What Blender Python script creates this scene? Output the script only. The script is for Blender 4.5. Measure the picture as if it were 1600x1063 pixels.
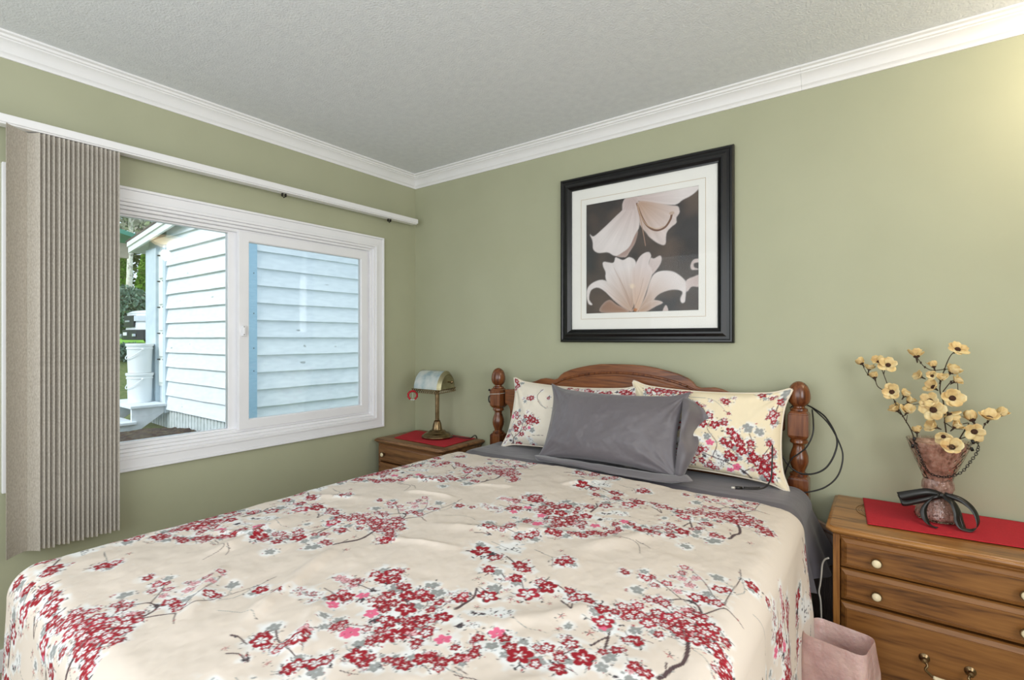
import bpy, bmesh, math, random
import numpy as np
from mathutils import Vector, Matrix, noise as mnoise

for o in list(bpy.data.objects): bpy.data.objects.remove(o, do_unlink=True)
scene = bpy.context.scene
C = scene.collection
PI = math.pi
random.seed(7)

# ------------------------------------------------------------------ camera, world, lights, exposure
cam_d = bpy.data.cameras.new('camera'); cam = bpy.data.objects.new('camera', cam_d); C.objects.link(cam)
cam.location = (2.658, -2.45, 1.25)
cam.rotation_euler = (PI/2, 0, math.radians(36.42))
cam_d.sensor_width = 36.0; cam_d.lens = 36.0*783.5/1600
cam_d.shift_y = -2.5/1600
cam_d.clip_start = 0.02; cam_d.clip_end = 300
scene.camera = cam

scene.view_settings.view_transform = 'Standard'
scene.view_settings.look = 'None'
scene.view_settings.gamma = 1.0
scene.view_settings.use_curve_mapping = False
scene.view_settings.exposure = 0.0

world = bpy.data.worlds.new('overcast_sky'); scene.world = world; world.use_nodes = True
wn = world.node_tree; wn.nodes.clear()
wo = wn.nodes.new('ShaderNodeOutputWorld'); wb = wn.nodes.new('ShaderNodeBackground')
wb.inputs['Color'].default_value = (0.76, 0.89, 1.0, 1); wb.inputs['Strength'].default_value = 1.55
wn.links.new(wb.outputs[0], wo.inputs[0])

def area(name, loc, rot, sx, sy, power, col):
    d = bpy.data.lights.new(name, 'AREA'); d.shape = 'RECTANGLE'; d.size = sx; d.size_y = sy
    d.energy = power; d.color = col
    o = bpy.data.objects.new(name, d); C.objects.link(o); o.location = loc; o.rotation_euler = rot
    return o
# soft fill lights added at the rear and right walls, out of view
area('rear_fill_light', (1.75, -3.36, 1.45), (PI/2, 0, 0), 2.6, 1.5, 40, (0.88, 0.94, 1.0))
area('right_fill_light', (4.06, -2.35, 1.45), (PI/2, 0, PI/2), 1.5, 1.4, 44, (0.93, 0.95, 1.0))
# soft daylight from the garden side, through thin cloud
sd = bpy.data.lights.new('veiled_sun', 'SUN'); sd.energy = 2.6; sd.angle = math.radians(25); sd.color = (1.0, 0.98, 0.95)
so = bpy.data.objects.new('veiled_sun', sd); C.objects.link(so); so.rotation_euler = Vector((-0.10, 0.80, -0.62)).to_track_quat('-Z', 'Y').to_euler()
# ceiling lamp bulb (its fixture is built below)
bl = bpy.data.lights.new('ceiling_bulb', 'POINT'); bl.energy = 9.5; bl.color = (1.0, 0.86, 0.68); bl.shadow_soft_size = 0.04
blo = bpy.data.objects.new('ceiling_bulb', bl); C.objects.link(blo); blo.location = (3.38, -0.33, 2.16)

# ------------------------------------------------------------------ helpers
def lin(c):
    return tuple((v/255/12.92 if v/255 <= 0.04045 else ((v/255+0.055)/1.055)**2.4) for v in c)
def lin4(c): return (*lin(c), 1.0)

def mat(name, col, rough=0.6, metal=0.0, **kw):
    m = bpy.data.materials.new(name); m.use_nodes = True
    b = m.node_tree.nodes['Principled BSDF']
    b.inputs['Base Color'].default_value = lin4(col); b.inputs['Roughness'].default_value = rough
    b.inputs['Metallic'].default_value = metal
    for k, v in kw.items(): b.inputs[k.replace('_', ' ')].default_value = v
    return m
def N(m, t, **kw):
    n = m.node_tree.nodes.new(t)
    for k, v in kw.items():
        if hasattr(n, k): setattr(n, k, v)
        else: n.inputs[k.replace('_', ' ')].default_value = v
    return n
def L(m, a, b): m.node_tree.links.new(a, b)
def bsdf(m): return m.node_tree.nodes['Principled BSDF']
def texco(m, scale=(1, 1, 1), rot=(0, 0, 0), kind='Object'):
    t = N(m, 'ShaderNodeTexCoord'); mp = N(m, 'ShaderNodeMapping')
    mp.inputs['Scale'].default_value = scale; mp.inputs['Rotation'].default_value = rot
    L(m, t.outputs[kind], mp.inputs[0]); return mp.outputs[0]
def ramp(m, fac, stops):
    r = N(m, 'ShaderNodeValToRGB'); e = r.color_ramp.elements
    while len(e) < len(stops): e.new(0.5)
    for k, (p, c) in enumerate(stops): e[k].position = p; e[k].color = lin4(c)
    L(m, fac, r.inputs[0]); return r.outputs[0]
def noisy(name, cols, scale=8, rough=0.6, bump=0.0, bscale=None, stretch=(1, 1, 1), bdist=0.001, **kw):
    """procedural surface: noise between given colours and an optional bump"""
    m = mat(name, cols[0], rough, **kw)
    co = texco(m, stretch)
    n = N(m, 'ShaderNodeTexNoise'); n.inputs['Scale'].default_value = scale; n.inputs['Detail'].default_value = 5
    L(m, co, n.inputs['Vector'])
    st = [(0.3+0.4*i/max(1, len(cols)-1), c) for i, c in enumerate(cols)]
    L(m, ramp(m, n.outputs[0], st), bsdf(m).inputs['Base Color'])
    if bump:
        n2 = N(m, 'ShaderNodeTexNoise'); n2.inputs['Scale'].default_value = bscale or scale; n2.inputs['Detail'].default_value = 4
        L(m, co, n2.inputs['Vector'])
        b = N(m, 'ShaderNodeBump'); b.inputs['Strength'].default_value = bump; b.inputs['Distance'].default_value = bdist
        L(m, n2.outputs[0], b.inputs['Height']); L(m, b.outputs[0], bsdf(m).inputs['Normal'])
    return m
def wood(name, dark, mid, light, axis='x', rough=0.35, k=1.0):
    m = mat(name, mid, rough, Coat_Weight=0.25, Coat_Roughness=0.2)
    sc = {'x': (1.2, 14, 14), 'y': (14, 1.2, 14), 'z': (14, 14, 1.2)}[axis]
    co = texco(m, tuple(v*k for v in sc))
    n1 = N(m, 'ShaderNodeTexNoise'); n1.inputs['Scale'].default_value = 1.6; n1.inputs['Detail'].default_value = 3; n1.inputs['Distortion'].default_value = 0.7
    L(m, co, n1.inputs['Vector'])
    w = N(m, 'ShaderNodeMath', operation='MULTIPLY'); w.inputs[1].default_value = 6; L(m, n1.outputs[0], w.inputs[0])
    fr = N(m, 'ShaderNodeMath', operation='PINGPONG'); fr.inputs[1].default_value = 1.0; L(m, w.outputs[0], fr.inputs[0])
    co2 = texco(m, tuple(v*k*5 for v in sc))
    n2 = N(m, 'ShaderNodeTexNoise'); n2.inputs['Scale'].default_value = 2.2; n2.inputs['Detail'].default_value = 2
    L(m, co2, n2.inputs['Vector'])
    a = N(m, 'ShaderNodeMix'); a.inputs[0].default_value = 0.6
    L(m, fr.outputs[0], a.inputs[2]); L(m, n2.outputs[0], a.inputs[3])
    L(m, ramp(m, a.outputs[0], [(0.22, dark), (0.42, mid), (0.80, light)]), bsdf(m).inputs['Base Color'])
    b = N(m, 'ShaderNodeBump'); b.inputs['Strength'].default_value = 0.2; b.inputs['Distance'].default_value = 0.001
    L(m, n2.outputs[0], b.inputs['Height']); L(m, b.outputs[0], bsdf(m).inputs['Normal'])
    return m
def attr_mat(name, rough=0.85, sheen=0.0, bump=0.15):
    m = mat(name, (230, 220, 205), rough, Sheen_Weight=sheen)
    a = N(m, 'ShaderNodeVertexColor'); a.layer_name = 'print'
    L(m, a.outputs[0], bsdf(m).inputs['Base Color'])
    if bump:
        n = N(m, 'ShaderNodeTexNoise'); n.inputs['Scale'].default_value = 700; L(m, texco(m), n.inputs['Vector'])
        b = N(m, 'ShaderNodeBump'); b.inputs['Strength'].default_value = bump; b.inputs['Distance'].default_value = 0.0005
        L(m, n.outputs[0], b.inputs['Height']); L(m, b.outputs[0], bsdf(m).inputs['Normal'])
    return m

def link_mesh(name, me, m, parent=None, origin=None, smooth=False):
    n = len(me.vertices); co = np.empty(n*3, dtype=np.float32); me.vertices.foreach_get('co', co); co = co.reshape(-1, 3)
    if origin is None:
        lo, hi = co.min(0), co.max(0); origin = ((lo[0]+hi[0])/2, (lo[1]+hi[1])/2, lo[2])
    origin = np.array(origin, dtype=np.float32)
    me.vertices.foreach_set('co', (co-origin).ravel())
    if smooth: me.polygons.foreach_set('use_smooth', np.ones(len(me.polygons), dtype=bool))
    me.update()
    o = bpy.data.objects.new(name, me); C.objects.link(o); o.location = [float(v) for v in origin]
    if m: me.materials.append(m)
    if parent is not None:
        o.parent = parent; o.matrix_parent_inverse = Matrix.Translation(-Vector(world_loc(parent)))
    return o
def world_loc(o):
    return tuple(o.location)
def obj(name, bm, m, parent=None, smooth=False, bev=0, seg=2, origin=None, auto=None):
    bmesh.ops.recalc_face_normals(bm, faces=bm.faces)
    me = bpy.data.meshes.new(name); bm.to_mesh(me); bm.free()
    o = link_mesh(name, me, m, parent, origin, smooth)
    if bev:
        md = o.modifiers.new('bevel', 'BEVEL'); md.width = bev; md.segments = seg; md.limit_method = 'ANGLE'; md.angle_limit = 0.6
    if auto is not None:
        me.polygons.foreach_set('use_smooth', np.ones(len(me.polygons), dtype=bool))
        me.set_sharp_from_angle(angle=auto)
    return o
def tag(o, label=None, cat=None, group=None, kind=None):
    if label: o['label'] = label
    if cat: o['category'] = cat
    if group: o['group'] = group
    if kind: o['kind'] = kind
    return o
def thing(name, loc, label, cat, group=None):
    o = bpy.data.objects.new(name, None); C.objects.link(o); o.location = loc; o.empty_display_size = 0.05
    return tag(o, label, cat, group)

def BM(): return bmesh.new()
def box(bm, x0, x1, y0, y1, z0, z1, M=None):
    vs = [bm.verts.new(p) for p in ((x0,y0,z0),(x1,y0,z0),(x1,y1,z0),(x0,y1,z0),(x0,y0,z1),(x1,y0,z1),(x1,y1,z1),(x0,y1,z1))]
    if M is not None:
        for v in vs: v.co = M @ v.co
    for f in ((0,3,2,1),(4,5,6,7),(0,1,5,4),(1,2,6,5),(2,3,7,6),(3,0,4,7)): bm.faces.new([vs[i] for i in f])
    return vs
def prism(bm, pts, d, fn):
    """pts: 2d outline; fn(a,b,t) -> 3d, t in 0..1 scaled by d"""
    A = [bm.verts.new(fn(a, b, 0)) for a, b in pts]; B = [bm.verts.new(fn(a, b, d)) for a, b in pts]
    n = len(pts); bm.faces.new(A); bm.faces.new(B[::-1])
    for i in range(n): bm.faces.new((A[i], B[i], B[(i+1) % n], A[(i+1) % n]))
def lathe(bm, prof, c, n=28, ax='z', flute=None):
    rings = []
    for r, h in prof:
        ring = []
        for k in range(n):
            t = 2*PI*k/n; rr = r*(flute(k, h) if flute else 1)
            a, b = rr*math.cos(t), rr*math.sin(t)
            p = {'z': (a, b, h), 'y': (a, h, b), 'x': (h, a, b)}[ax]
            ring.append(bm.verts.new((c[0]+p[0], c[1]+p[1], c[2]+p[2])))
        rings.append(ring)
    for i in range(len(rings)-1):
        for k in range(n):
            bm.faces.new((rings[i][k], rings[i][(k+1) % n], rings[i+1][(k+1) % n], rings[i+1][k]))
    bm.faces.new(rings[0][::-1]); bm.faces.new(rings[-1])
def smooth_path(pts, k=6, closed=False):
    P = [Vector(p) for p in pts]; n = len(P); out = []
    rng = range(n if closed else n-1)
    for i in rng:
        p0 = P[(i-1) % n] if (closed or i > 0) else P[0]*2-P[1]
        p1 = P[i]; p2 = P[(i+1) % n]
        p3 = P[(i+2) % n] if (closed or i+2 < n) else P[-1]*2-P[-2]
        for j in range(k):
            t = j/k
            out.append(0.5*((2*p1)+(p2-p0)*t+(2*p0-5*p1+4*p2-p3)*t*t+(3*p1-p0-3*p2+p3)*t**3))
    if not closed: out.append(P[-1])
    return out
def tube(bm, pts, r, n=8, closed=False, k=0, r2=None):
    P = smooth_path(pts, k, closed) if k else [Vector(p) for p in pts]
    m = len(P); rings = []
    up = None
    for i, p in enumerate(P):
        if closed: d = P[(i+1) % m]-P[i-1]
        else: d = P[min(i+1, m-1)]-P[max(i-1, 0)]
        if d.length < 1e-9: d = Vector((0, 0, 1))
        d.normalize()
        if up is None:
            up = Vector((0, 0, 1)) if abs(d.z) < 0.9 else Vector((1, 0, 0))
        s = d.cross(up)
        if s.length < 1e-5: s = d.orthogonal()
        s.normalize(); u = s.cross(d).normalized(); up = u
        if callable(r): rr = r(i/(m-1 if m > 1 else 1))
        else: rr = r if r2 is None else r+(r2-r)*i/max(1, m-1)
        rings.append([bm.verts.new(p+s*rr*math.cos(2*PI*q/n)+u*rr*math.sin(2*PI*q/n)) for q in range(n)])
    for i in range(m if closed else m-1):
        a, b = rings[i], rings[(i+1) % m]
        for q in range(n): bm.faces.new((a[q], a[(q+1) % n], b[(q+1) % n], b[q]))
    if not closed: bm.faces.new(rings[0][::-1]); bm.faces.new(rings[-1])
def ball(bm, c, r, sx=1, sy=1, sz=1, u=12, v=8):
    g = bmesh.ops.create_uvsphere(bm, u_segments=u, v_segments=v, radius=r)
    for w in g['verts']: w.co = Vector((c[0]+w.co.x*sx, c[1]+w.co.y*sy, c[2]+w.co.z*sz))
def ring_frame(bm, plane, a0, a1, b0, b1, w, d0, d1, wb=None, wt=None, wl=None, wr=None):
    """rectangular ring; plane 'x' (a=y,b=z) or 'y' (a=x,b=z); d0,d1 depth range. one closed mesh"""
    wb = w if wb is None else wb; wt = w if wt is None else wt; wl = w if wl is None else wl; wr = w if wr is None else wr
    o = [(a0,b0),(a1,b0),(a1,b1),(a0,b1)]; i = [(a0+wl,b0+wb),(a1-wr,b0+wb),(a1-wr,b1-wt),(a0+wl,b1-wt)]
    f = (lambda a, b, d: (d, a, b)) if plane == 'x' else (lambda a, b, d: (a, d, b))
    V = [[bm.verts.new(f(a, b, d)) for a, b in ring] for d in (d0, d1) for ring in (o, i)]
    for k in range(4):
        k2 = (k+1) % 4
        bm.faces.new((V[0][k], V[0][k2], V[1][k2], V[1][k])); bm.faces.new((V[2][k], V[3][k], V[3][k2], V[2][k2]))
        bm.faces.new((V[0][k], V[2][k], V[2][k2], V[0][k2])); bm.faces.new((V[1][k], V[1][k2], V[3][k2], V[3][k]))

def grid_mesh(name, co, nx, ny, colors=None, closed=False):
    """co: (ny,nx,3) array -> quad grid mesh with an optional 'print' colour attribute (ny,nx,3) in linear"""
    me = bpy.data.meshes.new(name); nv = nx*ny
    idx = np.arange(nv, dtype=np.int32).reshape(ny, nx)
    q = np.stack([idx[:-1, :-1], idx[:-1, 1:], idx[1:, 1:], idx[1:, :-1]], -1).reshape(-1, 4)
    me.vertices.add(nv); me.vertices.foreach_set('co', co.astype(np.float32).ravel())
    me.loops.add(q.size); me.loops.foreach_set('vertex_index', q.ravel())
    me.polygons.add(len(q)); me.polygons.foreach_set('loop_start', np.arange(0, q.size, 4, dtype=np.int32))
    me.polygons.foreach_set('use_smooth', np.ones(len(q), dtype=bool))
    me.update(calc_edges=True)
    if colors is not None: set_print(me, colors)
    return me
def set_print(me, colors):
    a = me.color_attributes.new('print', 'FLOAT_COLOR', 'POINT')
    c = np.ones((len(me.vertices), 4), dtype=np.float32); c[:, :3] = colors.reshape(-1, 3)
    a.data.foreach_set('color', c.ravel())
_rs = np.random.RandomState(11)
_tab = _rs.rand(256, 256)
def vnoise(x, y, seed=0):
    """smooth value noise on arrays"""
    x = x+seed*17.3; y = y+seed*9.7
    xi = np.floor(x).astype(int); yi = np.floor(y).astype(int); fx = x-xi; fy = y-yi
    fx = fx*fx*(3-2*fx); fy = fy*fy*(3-2*fy)
    a = _tab[xi % 256, yi % 256]; b = _tab[(xi+1) % 256, yi % 256]; c = _tab[xi % 256, (yi+1) % 256]; d = _tab[(xi+1) % 256, (yi+1) % 256]
    return (a*(1-fx)+b*fx)*(1-fy)+(c*(1-fx)+d*fx)*fy
def fbm(x, y, seed=0, o=4):
    s = 0; a = 0.5
    for k in range(o): s = s+a*vnoise(x*2**k, y*2**k, seed+k); a *= 0.5
    return s

# ------------------------------------------------------------------ materials
M = {}
M['wall'] = noisy('sage_green_paint', [(171,172,144), (176,177,149)], 3, 0.55, 0.10, 240, bdist=0.0006)
M['ceil'] = noisy('textured_white_ceiling', [(222,225,228), (230,233,235)], 30, 0.9, 0.7, 130, bdist=0.005)
M['trim'] = noisy('white_trim_paint', [(236,235,235), (240,239,239)], 5, 0.4)
M['vinyl'] = noisy('white_window_vinyl', [(238,237,239), (242,241,243)], 5, 0.35)
M['carpet'] = noisy('beige_carpet', [(150,135,115), (170,155,135)], 300, 0.95, 0.5, 400)
M['black'] = mat('black_plastic', (22, 20, 20), 0.4)
M['dark'] = mat('dark_metal', (50, 47, 44), 0.45, 0.6)
M['brass'] = noisy('antique_brass', [(108,88,62), (150,128,96)], 30, 0.28, metal=1.0)
M['steelw'] = mat('pale_wire', (205, 200, 190), 0.4, 0.3)
M['bedwood'] = wood('dark_oak_bed', (62,28,12), (104,56,26), (140,84,44), 'x')
M['bedwoodz'] = wood('dark_oak_turned', (58,26,12), (96,50,24), (130,76,40), 'z', 0.25)
M['oak'] = wood('golden_oak', (92,56,24), (146,96,46), (176,124,66), 'x')
M['oakz'] = wood('golden_oak_upright', (92,56,24), (142,92,44), (170,118,62), 'z')
M['oakface'] = wood('oak_drawer_face', (76,44,18), (122,78,36), (148,100,50), 'x', 0.4, 0.8)
M['ivory'] = mat('ivory_ceramic', (228, 212, 176), 0.3)
M['red'] = noisy('red_cotton_runner', [(176,22,38), (190,28,44)], 200, 0.9, 0.3, 900)
M['grey'] = noisy('charcoal_grey_sheet', [(88,84,90), (98,93,98)], 6, 0.55, 0.15, 900, Sheen_Weight=0.25)
M['greyp'] = noisy('grey_pillowcase_sateen', [(98,92,96), (106,100,104)], 5, 0.42, 0.12, 900, Sheen_Weight=0.4)
M['piping'] = mat('cream_piping', (226, 214, 196), 0.8)
M['mattress'] = noisy('mattress_ticking', [(120,114,112), (132,126,122)], 40, 0.9)
M['satin'] = mat('black_satin_ribbon', (26, 24, 22), 0.35)
M['blossom'] = noisy('dried_wood_petal', [(190,146,92), (226,194,134), (244,226,178)], 26, 0.6, Subsurface_Weight=0.1)
M['seed'] = noisy('brown_flower_center', [(40,22,14), (84,50,30)], 400, 0.9, 1.0, 300, bdist=0.003)
M['twig'] = noisy('dark_twig', [(48,36,26), (78,62,44)], 60, 0.8)
M['print'] = attr_mat('cherry_blossom_print')
M['printp'] = attr_mat('cherry_blossom_pillow_print', bump=0.12)
# ------------------------------------------------------------------ the printed fabric (one repeat of the cherry-blossom print)
FLOWERS = [('O',0.932,0.074,0.0145),('O',0.032,0.139,0.0140),('O',0.860,0.095,0.0108),('O',0.866,0.016,0.0108),('O',0.811,0.092,0.0117),('O',0.835,0.071,0.0082),('O',0.863,0.136,0.0065),('O',0.879,0.005,0.0118),('O',0.878,0.203,0.0095),('O',0.878,0.170,0.0080),('O',0.844,0.001,0.0108),('O',0.038,0.074,0.0118),('L',0.884,0.142,0.0111),('L',0.908,0.121,0.0120),('L',0.915,0.164,0.0111),('L',0.890,0.076,0.0093),('G',0.807,0.028,0.0131),('G',0.020,0.195,0.0130),('G',0.861,0.584,0.0113),('G',0.852,0.340,0.0128),('G',0.913,0.430,0.0171),('G',0.011,0.101,0.0104),('G',0.925,0.000,0.0086),('G',0.797,0.118,0.0093),('R',0.875,0.553,0.0143),('R',0.858,0.500,0.0105),('R',0.906,0.474,0.0114),('R',0.929,0.470,0.0103),('R',0.757,0.087,0.0100),('O',0.803,0.653,0.0117),('O',0.830,0.630,0.0125),('O',0.830,0.676,0.0117),('O',0.872,0.624,0.0143),('O',0.849,0.644,0.0113),('O',0.874,0.672,0.0126),('O',0.882,0.643,0.0111),('O',0.898,0.668,0.0140),('O',0.904,0.636,0.0109),('O',0.913,0.685,0.0124),('O',0.926,0.635,0.0124),('O',0.934,0.705,0.0119),('O',0.006,0.656,0.0141),('O',0.017,0.698,0.0150),('O',0.027,0.621,0.0161),('O',0.038,0.662,0.0123),('O',0.044,0.686,0.0135),('O',0.061,0.630,0.0128),('R',0.818,0.640,0.0098),('R',0.832,0.651,0.0098),('R',0.871,0.648,0.0095),('R',0.883,0.670,0.0085),('R',0.912,0.654,0.0094),('R',0.932,0.668,0.0110),('R',0.003,0.631,0.0101),('R',0.007,0.009,0.0097),('R',0.042,0.632,0.0104),('R',0.904,0.597,0.0095),('R',0.077,0.617,0.0125),('R',0.096,0.598,0.0146),('R',0.105,0.577,0.0143),('R',0.074,0.667,0.0105),('X',0.004,0.546,0.0074),('R',0.375,0.688,0.0243),('R',0.465,0.608,0.0155),('R',0.512,0.675,0.0172),('R',0.541,0.664,0.0121),('R',0.544,0.615,0.0143),('R',0.629,0.625,0.0207),('R',0.499,0.466,0.0150),('R',0.518,0.391,0.0169),('R',0.774,0.615,0.0144),('R',0.820,0.443,0.0191),('R',0.725,0.377,0.0206),('R',0.697,0.386,0.0141),('R',0.669,0.407,0.0115),('R',0.626,0.377,0.0105),('R',0.645,0.350,0.0086),('R',0.654,0.332,0.0104),('R',0.637,0.308,0.0122),('R',0.621,0.282,0.0126),('R',0.677,0.642,0.0112),('R',0.801,0.388,0.0141),('R',0.841,0.482,0.0085),('R',0.611,0.328,0.0086),('R',0.597,0.041,0.0160),('O',0.605,0.577,0.0228),('O',0.712,0.630,0.0169),('O',0.540,0.511,0.0200),('O',0.796,0.574,0.0183),('O',0.782,0.464,0.0143),('O',0.752,0.427,0.0126),('O',0.432,0.669,0.0156),('O',0.786,0.418,0.0108),('O',0.702,0.616,0.0102),('O',0.738,0.416,0.0086),('P',0.645,0.411,0.0133),('P',0.575,0.332,0.0135),('P',0.804,0.557,0.0092),('G',0.664,0.372,0.0112),('G',0.759,0.384,0.0121),('G',0.710,0.411,0.0092),('G',0.530,0.548,0.0138),('G',0.437,0.457,0.0148),('G',0.747,0.515,0.0081),('G',0.859,0.472,0.0122),('G',0.859,0.440,0.0105),('G',0.701,0.364,0.0084),('G',0.747,0.375,0.0082),('G',0.631,0.046,0.0082),('D',0.568,0.388,0.0120),('D',0.560,0.437,0.0085),('D',0.579,0.445,0.0074),('D',0.782,0.397,0.0063),('K',0.596,0.470,0.0143),('K',0.623,0.477,0.0113),('K',0.596,0.403,0.0081),('K',0.435,0.038,0.0224),('K',0.516,0.586,0.0097),('K',0.463,0.469,0.0080),('X',0.497,0.544,0.0051),('X',0.557,0.559,0.0062),('X',0.466,0.467,0.0061),('X',0.590,0.530,0.0072),('X',0.641,0.578,0.0066),('X',0.668,0.570,0.0059),('X',0.665,0.603,0.0067),('X',0.721,0.532,0.0073),('X',0.736,0.494,0.0065),('X',0.793,0.520,0.0090),('X',0.565,0.106,0.0074),('X',0.516,0.586,0.0052),('X',0.473,0.555,0.0065),('X',0.550,0.462,0.0058),('R',0.286,0.423,0.0174),('R',0.312,0.433,0.0153),('R',0.360,0.426,0.0148),('R',0.398,0.405,0.0195),('R',0.356,0.382,0.0151),('R',0.375,0.343,0.0145),('R',0.393,0.364,0.0139),('R',0.434,0.424,0.0168),('R',0.434,0.365,0.0192),('R',0.489,0.358,0.0162),('R',0.476,0.342,0.0119),('R',0.445,0.312,0.0154),('R',0.489,0.290,0.0187),('R',0.487,0.325,0.0158),('R',0.452,0.281,0.0104),('R',0.469,0.243,0.0094),('R',0.542,0.296,0.0105),('R',0.476,0.396,0.0093),('R',0.470,0.428,0.0108),('R',0.481,0.204,0.0164),('R',0.505,0.218,0.0085),('R',0.532,0.229,0.0079),('R',0.578,0.233,0.0128),('R',0.586,0.264,0.0136),('R',0.600,0.274,0.0120),('R',0.371,0.251,0.0100),('R',0.372,0.233,0.0105),('R',0.285,0.322,0.0156),('R',0.264,0.299,0.0130),('R',0.558,0.233,0.0093),('R',0.096,0.222,0.0147),('R',0.144,0.234,0.0099),('O',0.533,0.328,0.0131),('O',0.353,0.161,0.0166),('O',0.440,0.146,0.0171),('O',0.418,0.125,0.0154),('O',0.298,0.120,0.0172),('O',0.344,0.135,0.0093),('O',0.427,0.268,0.0087),('O',0.245,0.375,0.0117),('O',0.280,0.459,0.0179),('O',0.451,0.159,0.0093),('P',0.311,0.345,0.0124),('P',0.387,0.310,0.0134),('P',0.291,0.281,0.0120),('P',0.413,0.240,0.0159),('P',0.407,0.229,0.0085),('L',0.189,0.369,0.0127),('L',0.216,0.371,0.0133),('L',0.251,0.362,0.0102),('G',0.349,0.409,0.0147),('G',0.402,0.473,0.0136),('G',0.276,0.157,0.0127),('G',0.353,0.220,0.0081),('G',0.456,0.226,0.0110),('G',0.531,0.204,0.0103),('G',0.096,0.206,0.0099),('G',0.354,0.252,0.0101),('G',0.321,0.241,0.0078),('D',0.412,0.295,0.0107),('D',0.327,0.330,0.0109),('D',0.311,0.373,0.0100),('D',0.332,0.076,0.0068),('S',0.172,0.270,0.0100),('S',0.200,0.275,0.0145),('S',0.222,0.283,0.0118),('S',0.242,0.260,0.0096),('X',0.436,0.184,0.0054),('X',0.371,0.095,0.0062),('X',0.539,0.214,0.0067),('X',0.065,0.474,0.0080),('X',0.476,0.178,0.0047),('X',0.523,0.188,0.0051),('X',0.267,0.070,0.0059)]
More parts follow.
